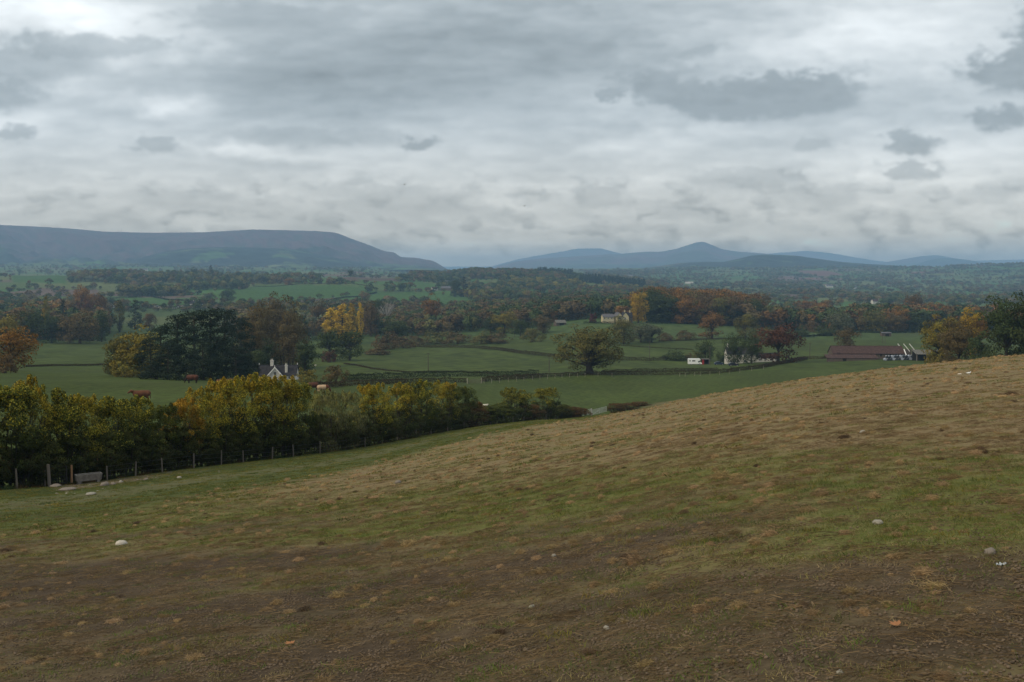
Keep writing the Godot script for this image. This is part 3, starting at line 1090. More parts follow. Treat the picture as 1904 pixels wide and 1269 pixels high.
# kind, leaf colour, bearing, foot, top and width as they show from the field, label, depth where a crest hides the foot
const TREES := [
	["broad", "orange", 22, 690, 607, 84, "orange brown tree standing by itself at the left edge of the pasture"],
	["bush", "brown", 12, 694, 655, 40, "dark brown bush in front of the orange brown tree at the left edge"],
	["broad", "yellow_green", 10, 652, 585, 60, "yellow green tree behind the orange brown tree at the left edge"],
	["tall", "green_dark", 58, 638, 578, 46, "dark green tree right of the yellow green one, left of the slim golden poplar"],
	["broad", "olive_brown", 50, 634, 564, 50, "olive brown round tree behind the dark green tree at the left meadow"],
	["poplar", "yellow_green", 86, 628, 551, 13, "slim yellow green poplar at the left, among dark trees"],
	["poplar", "yellow", 81, 630, 574, 8, "small thin golden poplar in front of the slim yellow green one"],
	["broad", "green_dark", 96, 638, 583, 50, "dark green tree under the slim poplar, at the meadow's far edge"],
	["willow", "olive_brown", 148, 639, 576, 74, "wide olive brown tree at the far edge of the left meadow"],
	["spruce", "pine", 118, 622, 558, 34, "dark conifer behind the wide olive brown tree at the left meadow"],
	["tall", "green_dark", 188, 636, 577, 28, "narrow dark green tree just right of the wide olive brown tree"],
	["broad", "copper", 160, 606, 556, 40, "dark copper tree above the wide olive brown tree at the left"],
	["broad", "orange", 152, 592, 529, 36, "orange topped tree at the top of the left grove"],
	["broad", "rust", 180, 600, 545, 38, "rust red tree right of the orange topped tree in the left grove"],
	["broad", "tan", 130, 606, 548, 40, "pale tan tree left of the copper tree in the left grove"],
	["poplar", "olive", 222, 618, 559, 20, "slim olive poplar left of the black cypress"],
	["poplar", "tan", 203, 622, 579, 11, "short thin tan poplar left of the slim olive poplar"],
	["cypress", "pine", 251, 612, 556, 29, "black green cypress standing alone above the olive yellow trees"],
	["broad", "brown", 277, 614, 582, 25, "small brown tree right of the black cypress"],
	["broad", "yellow_green", 262, 702, 604, 74, "olive yellow tree at the left end of the pine clump"],
	["broad", "olive", 216, 700, 620, 46, "olive tree at the outer left of the pine clump"],
	["bush", "yellow_green", 232, 702, 651, 58, "low golden olive tree at the foot of the pine clump's left end"],
	["pine", "pine", 300, 702, 606, 70, "leftmost dark pine of the clump, beside the olive yellow tree"],
	["pine", "pine", 332, 703, 585, 78, "second dark pine from the left of the clump, tall and broad"],
	["pine", "pine", 362, 703, 578, 80, "third dark pine from the left in the clump, above the grazing cow"],
	["pine", "pine", 392, 704, 574, 80, "tallest dark pine, in the middle of the clump"],
	["pine", "pine", 420, 704, 577, 76, "dark pine right of the tallest one in the clump"],
	["pine", "pine", 448, 703, 592, 58, "rightmost dark pine of the clump, beside the brown trees"],
	["pine", "pine", 312, 706, 640, 60, "low dark pine in front at the left of the clump"],
	["pine", "pine", 378, 707, 636, 66, "low dark pine in front at the middle of the clump"],
	["pine", "pine", 438, 707, 645, 62, "low dark pine in front at the right of the clump"],
	["bush", "pine", 292, 706, 668, 56, "dark shrubs at the pine clump's foot, left"],
	["bush", "pine", 340, 708, 668, 60, "dark shrubs at the pine clump's foot, left of the grazing cow"],
	["bush", "pine", 398, 708, 662, 64, "dark shrubs at the pine clump's foot, right of the grazing cow"],
	["bush", "pine", 452, 707, 660, 56, "dark shrubs at the pine clump's foot, right end"],
	["pine", "pine", 280, 704, 628, 52, "small dark pine at the outer left of the clump"],
	["big", "olive_brown", 462, 700, 588, 60, "olive brown tree wedged between the pines and the brown trees"],
	["big", "olive_brown", 540, 690, 575, 60, "brown tree right of the tallest one behind the white cottage"],
	["broad", "green_dark", 475, 706, 650, 50, "low dark green tree left of the white cottage"],
	["big", "olive_brown", 478, 690, 565, 70, "tall olive brown tree right of the pine clump, behind the white cottage"],
	["big", "olive_brown", 512, 668, 545, 74, "tallest brown tree behind the white cottage"],
	["broad", "green_dark", 498, 700, 630, 60, "dark green tree close behind the white cottage's roof"],
	["broad", "olive", 545, 650, 590, 40, "olive tree right of the tallest brown tree, above the birches"],
	["birch", "olive_brown", 535, 700, 622, 48, "thin brown birches with pale stems right behind the white cottage"],
	["tall", "green_dark", 567, 700, 632, 38, "dark green conical tree right of the birches by the white cottage"],
	["bush", "yellow_green", 570, 713, 685, 35, "round yellowing garden tree right of the white cottage"],
	["bush", "olive_brown", 623, 712, 680, 44, "round dark fruit tree by itself on the meadow right of the white cottage"],
	["broad", "green_dark", 612, 672, 610, 52, "dark green tree below the golden poplars, left of the pair"],
	["broad", "green_dark", 650, 671, 614, 56, "dark green tree below the golden poplars, right of the pair"],
	["bush", "copper", 614, 674, 650, 26, "small reddish bush below the dark green trees by the meadow"],
	["broad", "brown", 591, 616, 561, 30, "dark brown tree left of the golden poplars"],
	["poplar", "gold", 616, 640, 573, 30, "left one of the broad golden poplars"],
	["poplar", "gold", 637, 640, 566, 32, "middle one of the broad golden poplars, the tallest"],
	["poplar", "yellow", 655, 634, 565, 20, "right one of the broad golden poplars, thinner and paler"],
	["poplar", "gold", 670, 630, 563, 13, "slim golden poplar standing apart right of the broad ones"],
	["bush", "gold", 664, 640, 610, 16, "small golden tree at the foot of the slim golden poplar"],
	["broad", "brown", 690, 626, 560, 36, "grey brown tree between the slim golden poplar and the bare white tree"],
	["bare", "brown", 718, 609, 560, 34, "bare tree with white trunk and branches above the dark thicket", "bark_pale"],
	["broad", "green_dark", 700, 604, 556, 30, "dark green tree at the left of the bare white tree"],
	["broad", "green_dark", 735, 640, 588, 46, "dark green tree in front of the bare white tree's right side"],
	["bush", "brown", 717, 650, 616, 46, "brown thicket bush left of the dark green tree by the upper meadow"],
	["bush", "brown", 748, 648, 622, 40, "brown thicket bush under the dark green tree by the upper meadow"],
	["bush", "olive_brown", 776, 645, 624, 34, "thicket bush at the left end of the curved hedge"],
	["bush", "olive_brown", 700, 660, 640, 50, "low brambles at the upper left corner of the big meadow"],
	["broad", "rust", 803, 614, 545, 36, "brown autumn tree above the green field's right corner"],
	["bush", "olive", 812, 640, 614, 54, "low wide olive bush at the left of the bush row"],
	["bush", "olive_brown", 850, 640, 617, 50, "low wide brown bush second from the left in the bush row"],
	["bush", "olive", 893, 640, 614, 44, "olive bush at the middle of the bush row"],
	["bush", "olive_brown", 925, 639, 616, 54, "wide brown olive bush at the right of the bush row"],
	["broad", "green", 876, 611, 579, 32, "round green tree standing above the bush row"],
	["bush", "olive", 832, 612, 590, 42, "yellowish olive bush left of the round green tree above the bush row"],
	["broad", "green_dark", 912, 620, 590, 30, "dark tree at the left shoulder of the round olive yellow tree"],
	["broad", "yellow_green", 938, 620, 580, 48, "round olive yellow tree left of the dark bluish tree"],
	["broad", "green_dark", 968, 627, 594, 34, "dark bluish green tree right of the round olive yellow tree"],
	["bush", "olive", 990, 636, 610, 44, "low olive bush at the left of the far meadow beside the oak"],
	["broad", "olive_brown", 1010, 620, 585, 36, "olive brown tree behind the low olive bush left of the oak"],
	["oak", "olive", 1097, 696, 604, 126, "large spreading oak standing in the hedge across the middle meadow"],
	["bush", "maroon", 1103, 601, 581, 13, "small maroon tree left of the cream house"],
	["broad", "orange", 1030, 600, 578, 14, "small orange tree left of the open shed"],
	["broad", "yellow_green", 1000, 592, 566, 14, "small yellow green tree in the dark wood above the olive brown tree"],
	["broad", "olive", 1160, 640, 588, 42, "olive tree in front of the cream house"],
	["broad", "grey_green", 1192, 637, 601, 46, "grey green willow below the yellow lime tree, left of the pair"],
	["broad", "grey_green", 1212, 637, 604, 40, "grey green willow below the yellow lime tree, right of the pair"],
	["bare", "brown", 1226, 633, 606, 16, "small bare tree right of the grey green willows", "bark"],
	["tall", "yellow", 1187, 601, 543, 36, "tall golden lime tree right of the cream house"],
	["bush", "brown", 1240, 634, 618, 30, "low brown bush right of the small bare tree"],
	["bush", "olive_brown", 1275, 633, 614, 36, "low brown hedge bush left of the orange topped field tree"],
	["broad", "rust", 1324, 630, 579, 54, "orange topped tree standing in the meadow before the autumn wood"],
	["broad", "olive", 1386, 632, 583, 40, "olive tree right of the orange topped field tree"],
	["bush", "olive", 1412, 634, 606, 40, "round olive bush right of the olive field tree"],
	["willow", "green_dark", 1312, 672, 630, 34, "dark drooping tree behind the white campervan"],
	["bush", "green_dark", 1258, 671, 648, 42, "dark bushes left of the white campervan"],
	["bush", "tan", 1280, 670, 656, 14, "small tan bush between the dark bushes and the campervan"],
	["bush", "olive", 1298, 671, 652, 24, "low olive bush right behind the campervan's roof"],
	["willow", "green_dark", 1365, 678, 617, 36, "dark drooping tree before the left side of the white farmhouse"],
	["willow", "green_dark", 1398, 677, 616, 38, "dark drooping tree before the middle of the white farmhouse"],
	["bush", "green_dark", 1342, 674, 654, 22, "dark bush left of the white farmhouse, behind the parked cars"],
	["broad", "copper", 1447, 676, 601, 80, "large dark red copper beech right of the white farmhouse"],
	["broad", "green", 1462, 612, 573, 42, "green tree above the copper beech"],
	["broad", "rust", 1500, 590, 553, 44, "rust red tree behind the grey roofed house, left of the pair"],
	["broad", "orange", 1528, 594, 558, 40, "orange tree behind the grey roofed house, right of the pair"],
	["willow", "grey_green", 1560, 624, 572, 50, "grey green willow right of the grey roofed house"],
	["bush", "brown", 1512, 618, 596, 30, "brown bush in front of the grey roofed house"],
	["bush", "green_dark", 1490, 626, 606, 34, "dark green bush below the grey roofed house, at the meadow's edge"],
	["bush", "green_dark", 1535, 625, 606, 40, "wide dark bush at the meadow's edge below the grey green willow"],
	["broad", "olive_brown", 1574, 652, 608, 42, "olive brown tree standing behind the red roofed barn"],
	["broad", "olive", 1630, 619, 574, 46, "round olive tree standing in the right meadow"],
	["broad", "green_dark", 1600, 612, 564, 46, "dark green tree left of the round olive meadow tree"],
	["broad", "green_dark", 1655, 610, 566, 40, "dark green tree right of the round olive meadow tree"],
	["broad", "rust", 1690, 608, 560, 52, "rust tree at the middle of the right wood"],
	["broad", "olive_brown", 1668, 618, 582, 36, "olive brown tree at the edge of the right meadow"],
	["broad", "green_dark", 1705, 617, 580, 42, "dark green tree at the right edge of the right meadow"],
	["broad", "brown", 1700, 600, 543, 36, "tall brown tree above the right wood"],
	["broad", "rust", 1740, 606, 562, 44, "rust topped tree left of the yellow trees by the grey shed"],
	["big", "yellow_green", 1752, 676, 586, 74, "yellow leaved tree behind the grey shed", 330],
	["big", "olive_brown", 1784, 676, 588, 64, "thinning brown tree right of the yellow leaved tree by the grey shed", 300],
	["broad", "yellow", 1800, 640, 572, 44, "bright yellow tree behind the thinning brown tree", 420],
	["broad", "orange", 1822, 640, 581, 40, "orange tree between the yellow trees and the big dark tree", 420],
	["bush", "green_dark", 1822, 674, 624, 50, "dark undergrowth left of the big dark tree at the field's crest", 290],
	["big", "green_dark", 1876, 690, 543, 92, "big dark tree at the right edge behind the field's crest", 250],
	["big", "green_dark", 1925, 690, 560, 90, "dark tree partly cut off at the right edge of the view", 250],
	["broad", "green_dark", 653, 516, 501, 13, "lone round tree on the skyline beside the brown ploughed field", 2280],
	["tall", "green_dark", 846, 552, 518, 20, "tall dark conifer right of the grey manor farm", "bark"],
	["spruce", "pine", 862, 552, 515, 26, "taller of the dark conifers right of the grey manor farm", "bark"],
	["broad", "yellow_green", 869, 553, 535, 16, "small yellow green tree right of the dark conifers by the manor farm"],
	["spruce", "pine", 393, 512, 493, 14, "pointed conifer on the left wooded skyline", 2480],
	["broad", "green_dark", 362, 514, 497, 14, "dark round tree left of the pointed conifer on the skyline", 2480],
	["broad", "grey_green", 388, 562, 543, 22, "pale grey green tree at the left of the long green field"],
	["broad", "green_dark", 424, 563, 538, 28, "dark round tree at the left of the long green field"],
	["broad", "orange", 537, 530, 516, 20, "golden orange tree on the edge of the long green field"],
	["broad", "tan", 678, 566, 541, 22, "pale brown tree between the two long green fields"],
	["broad", "orange", 1119, 537, 530, 12, "tiny golden tree below the conifer plantation"]]

# bearings, depths, spacing, tree kinds, leaf colours, heights, label: woods filled with trees of many kinds
const WOODS := [
	[-160, 190, 720, 1300, 12.0, ["broad", "tall", "broad"], ["green_dark", "olive_brown", "brown", "olive", "green_dark", "orange", "green"], 13, 20, "the left grove"],
	[-160, 640, 1270, 1480, 19.0, ["broad", "bush"], ["green_dark", "olive_brown", "green", "olive"], 8, 14, "the tree belt below the left fields"],
	[440, 640, 760, 1180, 13.0, ["broad", "tall"], ["olive_brown", "brown", "green_dark", "olive", "grey_green"], 12, 18, "the wood behind the white cottage"],
	[640, 1010, 800, 1350, 12.0, ["broad", "tall", "broad"], ["brown", "olive_brown", "green_dark", "green", "olive", "brown"], 10, 16, "the brown wood in the middle of the valley"],
	[1000, 1180, 860, 1500, 12.0, ["broad", "tall"], ["green_dark", "green", "brown", "olive_brown", "green_dark"], 13, 19, "the dark wood behind the cream house"],
	[1150, 1185, 830, 870, 10.0, ["broad"], ["olive", "yellow_green", "rust"], 10, 14, "the cream house's garden"],
	[1205, 1300, 855, 930, 9.5, ["broad", "tall", "broad"], ["rust", "green_dark", "orange", "green_dark", "rust", "olive_brown"], 22, 29, "the autumn wood's left half"],
	[1300, 1405, 855, 930, 9.5, ["broad", "tall", "broad"], ["rust", "green_dark", "olive", "green_dark", "orange", "brown"], 21, 28, "the autumn wood's right half"],
	[1205, 1410, 925, 1020, 12.0, ["broad"], ["rust", "orange", "orange", "olive_brown"], 25, 31, "the autumn wood's back row"],
	[1415, 1600, 830, 1000, 13.0, ["broad", "tall"], ["green_dark", "olive", "rust", "olive_brown", "green"], 13, 19, "the wood round the grey roofed house"],
	[1590, 1900, 850, 1020, 12.0, ["broad", "broad", "tall"], ["green_dark", "rust", "olive_brown", "green_dark", "orange", "green"], 15, 22, "the right wood behind the meadow"],
	[1000, 1160, 1500, 2000, 15.0, ["far"], ["green_dark", "green", "olive_brown", "brown"], 11, 16, ""],
	[110, 300, 2150, 2620, 16.0, ["far"], ["green", "olive", "olive_brown", "brown", "olive", "grey_green", "green_dark"], 10, 19, ""],
	[300, 590, 2180, 2600, 16.0, ["far"], ["green", "olive", "olive_brown", "grey_green", "olive", "green_dark"], 10, 19, ""],
	[230, 345, 1760, 1860, 13.0, ["far"], ["green_dark", "olive", "olive_brown", "green"], 15, 22, ""],
	[345, 470, 1960, 2040, 15.0, ["far"], ["green_dark", "olive", "green"], 12, 18, ""],
	[686, 766, 1780, 1960, 12.0, ["far"], ["green_dark", "olive_brown", "green"], 12, 17, ""],
	[690, 760, 2350, 2420, 16.0, ["far"], ["green_dark", "green"], 14, 19, ""],
	[768, 905, 2600, 3050, 15.0, ["far"], ["green_dark", "green", "olive", "brown"], 12, 17, ""],
	[880, 1050, 2450, 2950, 14.0, ["far"], ["green_dark", "green", "olive_brown", "brown"], 13, 18, ""],
	[880, 1010, 1500, 1950, 14.0, ["far"], ["green_dark", "green", "olive", "olive_brown"], 12, 17, ""],
	[800, 880, 2000, 2500, 22.0, ["far"], ["green_dark", "green", "olive"], 11, 16, ""],
	[930, 1090, 2050, 2450, 15.0, ["far"], ["green_dark", "olive", "yellow_green", "green"], 11, 16, ""],
	[1003, 1064, 2700, 2850, 11.0, ["far_spruce"], ["pine"], 18, 26, ""],
	[1082, 1200, 2330, 2520, 11.0, ["far_spruce"], ["pine"], 16, 24, ""],
	[1060, 1220, 2000, 2330, 17.0, ["far"], ["olive", "green", "olive_brown", "yellow_green"], 9, 14, ""],
	[1040, 1090, 2520, 2800, 16.0, ["far"], ["green_dark", "green"], 11, 15, ""]]

func in_patch(p: Vector3) -> bool:
	return patch_at(p) >= 0

func build_trees() -> void:
	for t in TREES:
		var px: float = t[2]
		var bark := "bark"
		var depth := 0.0
		if t.size() > 7:
			if t[7] is String:
				bark = t[7]
			else:
				depth = t[7]
		var at := on_ground(px, depth) if depth > 0.0 else ground(px, t[3], 105.0)
		var top := sight(px, t[4], -at.z)
		plant(t[0], t[1], at, top.y - at.y, float(t[5]) / FOC * -at.z, t[6], "", bark)
	# the woods: the trees that show largest stand as things, the farther ones as one mass of each wood
	var all := []
	var w := 0
	for a in WOODS:
		var r := RandomNumberGenerator.new()
		r.seed = 500 + w * 13
		var d: float = a[2]
		var step: float = a[4]
		while d < a[3]:
			var x0: float = (a[0] - CX) / FOC * d
			var x1: float = (a[1] - CX) / FOC * d
			var x := x0
			while x < x1:
				var p := Vector3(x + r.randf_range(-0.45, 0.45) * step, 0, -d - r.randf_range(-0.45, 0.45) * step)
				x += step
				var kind: String = a[5][r.randi() % a[5].size()]
				var leaf: String = a[6][r.randi() % a[6].size()]
				var high := r.randf_range(a[7], a[8])
				var wide := high * r.randf_range(0.75, 1.0) * (0.75 if kind == "tall" else 1.0)
				if kind == "far_spruce":
					wide = high * 0.42
				if kind == "bush":
					high *= 0.45
				p.y = height(p.x, -p.z) - 0.2
				if kind == "far" and a[3] - a[2] > 150:
					var thin := noise_b.get_noise_2d(p.x * 0.22, p.z * 0.3)
					high *= 1.0 + 0.5 * thin
					if thin < -0.12:
						continue
				if in_patch(p):
					continue
				all.append([high / -p.z, kind, leaf, p, high, wide, w, a[9], r.randi() % 6])
			d += step
		w += 1
	# hedgerow trees and copses over the far land, along the borders of its fields
	var rr := RandomNumberGenerator.new()
	rr.seed = 77
	for k in 170000:
		var px := rr.randf_range(-160.0, 2060.0)
		var d := sqrt(rr.randf()) * 4800.0 + 1000.0
		if d > 5800.0:
			continue
		var right := px > 1090.0
		if not right and d < 1500.0:
			continue
		if right and d < 1030.0:
			continue
		var x := (px - CX) / FOC * d
		var p := Vector3(x, 0, -d)
		var e := noise_edge.get_noise_2d(x, d)
		var n := noise_b.get_noise_2d(x * 0.12, d * 0.12)
		var chance := 0.0
		var hedge := false
		if e < (-0.945 if d < 3000.0 else -0.955):
			chance = 0.95
			hedge = true
		elif n > (0.2 if d < 2500.0 else 0.3):
			chance = 0.5
		elif right and d < 1500.0:
			chance = 0.14
		elif right and d < 2600.0:
			chance = 0.035
		elif not right and d < 2500.0:
			chance = 0.015
		else:
			chance = 0.012
		if right and d > 3600.0:
			chance *= 0.7
		if not right and d > 2650.0:
			chance *= 0.2
		var high := 5.0 + (5.0 if hedge else 11.0) * pow(rr.randf(), 1.4)
		var leaf: String = ["green_dark", "green", "olive_brown", "olive", "grey_green", "brown", "olive", "green", "tan"][rr.randi() % 9]
		if px > 596.0 and px < 712.0 and d > 2100.0 and d < 2800.0 or rr.randf() > chance:
			continue
		p.y = height(x, d) - 0.2
		if in_patch(p):
			continue
		all.append([high / d, "far", leaf, p, high, high * rr.randf_range(0.9, 1.3), 100, "", rr.randi() % 5])
	all.sort_custom(func(m, n): return m[0] > n[0])
	var singles := 0
	var masses := {}
	for t in all:
		if singles < 150 and t[7] != "":
			singles += 1
			var what: String = {"broad": "round", "tall": "tall", "bush": "low"}[t[1]]
			plant(t[1], t[2], t[3], t[4], t[5], "%s %s tree in %s" % [what, LOOK[t[2]], t[7]], "trees of " + t[7])
		else:
			var kind: String = t[1] if t[1].begins_with("far") else "far"
			var where: String = "far" if t[6] >= 11 else "near"
			var key := "%s|%d|%s" % [kind, t[8] % int(VARIANTS[kind]), where]
			if not masses.has(key):
				masses[key] = []
			masses[key].append(t)
	var glass := mat("leaf_many", lin(LEAF_GAIN, LEAF_GAIN, LEAF_GAIN), 0.9, true)
	glass.albedo_color = Color.WHITE
	glass.metallic_specular = 0.2
	glass.backlight_enabled = true
	glass.backlight = Color(0.6, 0.6, 0.6)
	var total := 0
	for key in masses:
		var bits: PackedStringArray = key.split("|")
		var pr := proto(bits[0], int(bits[1]))
		var mm := MultiMesh.new()
		mm.transform_format = MultiMesh.TRANSFORM_3D
		mm.use_colors = true
		mm.mesh = pr.crown
		var list: Array = masses[key]
		var size: AABB = pr.crown.get_aabb()
		var tall := size.position.y + size.size.y
		var broad := (size.size.x + size.size.z) * 0.44
		mm.instance_count = list.size()
		total += list.size()
		for k in list.size():
			var t: Array = list[k]
			var b := Basis(Vector3.UP, fposmod(t[3].x * 7.31, TAU)).scaled(Vector3(t[5] / broad, t[4] / tall, t[5] / broad))
			mm.set_instance_transform(k, Transform3D(b, t[3]))
			var c: Array = LEAF[t[2]]
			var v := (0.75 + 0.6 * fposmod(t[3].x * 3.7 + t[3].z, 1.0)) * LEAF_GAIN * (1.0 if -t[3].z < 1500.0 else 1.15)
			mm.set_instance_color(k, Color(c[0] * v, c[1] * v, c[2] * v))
		var o := MultiMeshInstance3D.new()
		o.name = numbered("conifer_plantation" if bits[0] == "far_spruce" else ("woodland" if bits[2] == "far" else "wood"))
		o.multimesh = mm
		o.material_override = glass
		add_child(o, true)
		tag(o, "distant dark conifer plantation on the valley ridge" if bits[0] == "far_spruce" else ("distant woods and hedgerow trees over the valley hills" if bits[2] == "far" else "farther trees of the valley woods"), "woodland", "distant woods", "stuff")
	print("far trees ", total, " single trees ", tree_count)

# ---------------------------------------------------------------- hedges of the valley
# label, height, thickness, leaf colour, outline of its foot
const HEDGES := [
	["trimmed brown hedge behind the post fence, right of the small field gate", 1.6, 1.3, "brown", [[896, 711], [930, 708], [960, 706], [1010, 702], [1061, 700], [1098, 698], [1162, 698], [1225, 698], [1302, 697], [1356, 693], [1411, 686], [1480, 673], [1500, 670]]],
	["trimmed brown hedge left of the small field gate", 1.5, 1.3, "brown", [[585, 722], [640, 719], [702, 716], [757, 713], [820, 712], [868, 712]]],
	["taller dark hedge behind the trimmed one, left of the oak", 2.2, 1.8, "green_dark", [[640, 709], [707, 706], [767, 704], [833, 701], [896, 701], [960, 700], [1000, 698]]],
	["low rough growth behind the hedge right of the oak", 1.2, 1.6, "olive_brown", [[1120, 694], [1180, 692], [1240, 691], [1335, 689]]],
	["dark curved hedge along the top of the big meadow", 1.9, 1.6, "olive_brown", [[777, 646], [833, 647], [896, 649], [930, 652], [960, 657], [998, 661], [1036, 665], [1080, 668], [1131, 670], [1212, 672], [1240, 671]]],
	["low bank with dead grass across the big meadow", 0.5, 1.2, "olive_brown", [[640, 677], [690, 686], [757, 693], [850, 692], [925, 696]]],
	["low field boundary with rough stones in the far right meadow", 0.9, 1.2, "tan", [[1225, 636], [1270, 634], [1313, 632], [1350, 631], [1430, 628]]],
	["thin sparse fence line of weeds across the meadow behind the oak", 0.6, 0.8, "olive", [[1155, 643], [1212, 647], [1290, 651]]],
	["dark hedge along the far side of the right meadow", 1.6, 1.6, "green_dark", [[1475, 629], [1550, 624], [1595, 620], [1650, 620], [1704, 619], [1780, 622]]],
	["dark hedge between the farmyard and the white farmhouse", 1.4, 1.4, "brown", [[1478, 671], [1500, 668], [1530, 668], [1542, 667]]],
	["low dark wall of brambles across the left pasture", 0.7, 1.2, "brown", [[46, 683], [100, 681], [150, 681], [200, 679]]],
	["dark brambles in front of the red roofed barn", 1.6, 2.0, "green_dark", [[1574, 670], [1600, 668], [1630, 667]]],
	["garden hedge in front of the cream house", 1.6, 1.5, "green_dark", [[1085, 602], [1110, 602], [1150, 602], [1165, 601]]],
	["hedge along the foot of the autumn wood", 1.6, 2.0, "green_dark", [[1200, 602], [1300, 602], [1405, 602]]],
	["hedge below the caravans and the white cottages", 2.2, 2.2, "green_dark", [[198, 577], [280, 574], [350, 571], [420, 566]]],
	["hedge along the lower edge of the left field", 2.5, 2.5, "green_dark", [[196, 556], [280, 552], [340, 560], [390, 561]]],
	["hedge along the lower edge of the long green field", 2.5, 2.5, "green_dark", [[575, 561], [620, 558], [680, 551], [700, 545]]],
	["hedge along the top of the long green field", 2.0, 2.0, "olive", [[470, 533], [560, 529], [680, 532]]]]

func hedge_mesh(line: Array, high: float, thick: float, seed_: int) -> ArrayMesh:
	var r := RandomNumberGenerator.new()
	r.seed = seed_
	var mb := MB.new()
	for k in line.size() - 1:
		var p: Vector3 = line[k]
		var q: Vector3 = line[k + 1]
		var long := p.distance_to(q)
		var side := (q - p).cross(Vector3.UP).normalized()
		var n := int(clampf(long * (85.0 if -p.z < 700.0 else 14.0) * (0.4 + high * 0.4), 4, 14000))
		var la := 0.15 if -p.z < 700.0 else 0.4
		for e in n:
			var f := r.randf()
			var at := p.lerp(q, f)
			at.y = height(at.x, -at.z)
			var a := r.randf() * PI
			var rad := 1.0 - 0.3 * r.randf() * r.randf()
			var h := high * (0.82 + 0.3 * noise_b.get_noise_2d(at.x * 12.0, at.z * 12.0))
			var out := side * cos(a) * thick * 0.5 * rad + Vector3.UP * (pow(sin(a), 0.5) * h * rad * r.randf_range(0.25, 1.0) if r.randf() < 0.6 else h * r.randf_range(0.8, 1.05))
			var nn := (side * cos(a) + Vector3.UP * sin(a) + rdir(r) * 0.5).normalized()
			var t := (nn + rdir(r) * 0.8).normalized()
			var u := t.cross(rdir(r)).normalized()
			var l := r.randf_range(0.55, 1.0)
			mb.leaf(at + out, u * la, t.cross(u) * la * 0.6, nn, Color(l, l * 0.92, l * 0.9))
	return mb.done()

func hedge_mat(p: String) -> StandardMaterial3D:
	var c: Array = LEAF[p]
	var m := mat("hedge_" + p, lin(c[0] * 0.9, c[1] * 0.9, c[2] * 0.9), 0.9, true)
	m.metallic_specular = 0.2
	return m

func build_hedges() -> void:
	var k := 0
	for h in HEDGES:
		var line := []
		for q in h[4]:
			line.append(ground(q[0], q[1], 110.0))
		var o := single("hedge", hedge_mesh(line, h[1] * 1.05, h[2], 300 + k), hedge_mat(h[3]), h[0], "hedge")
		k += 1

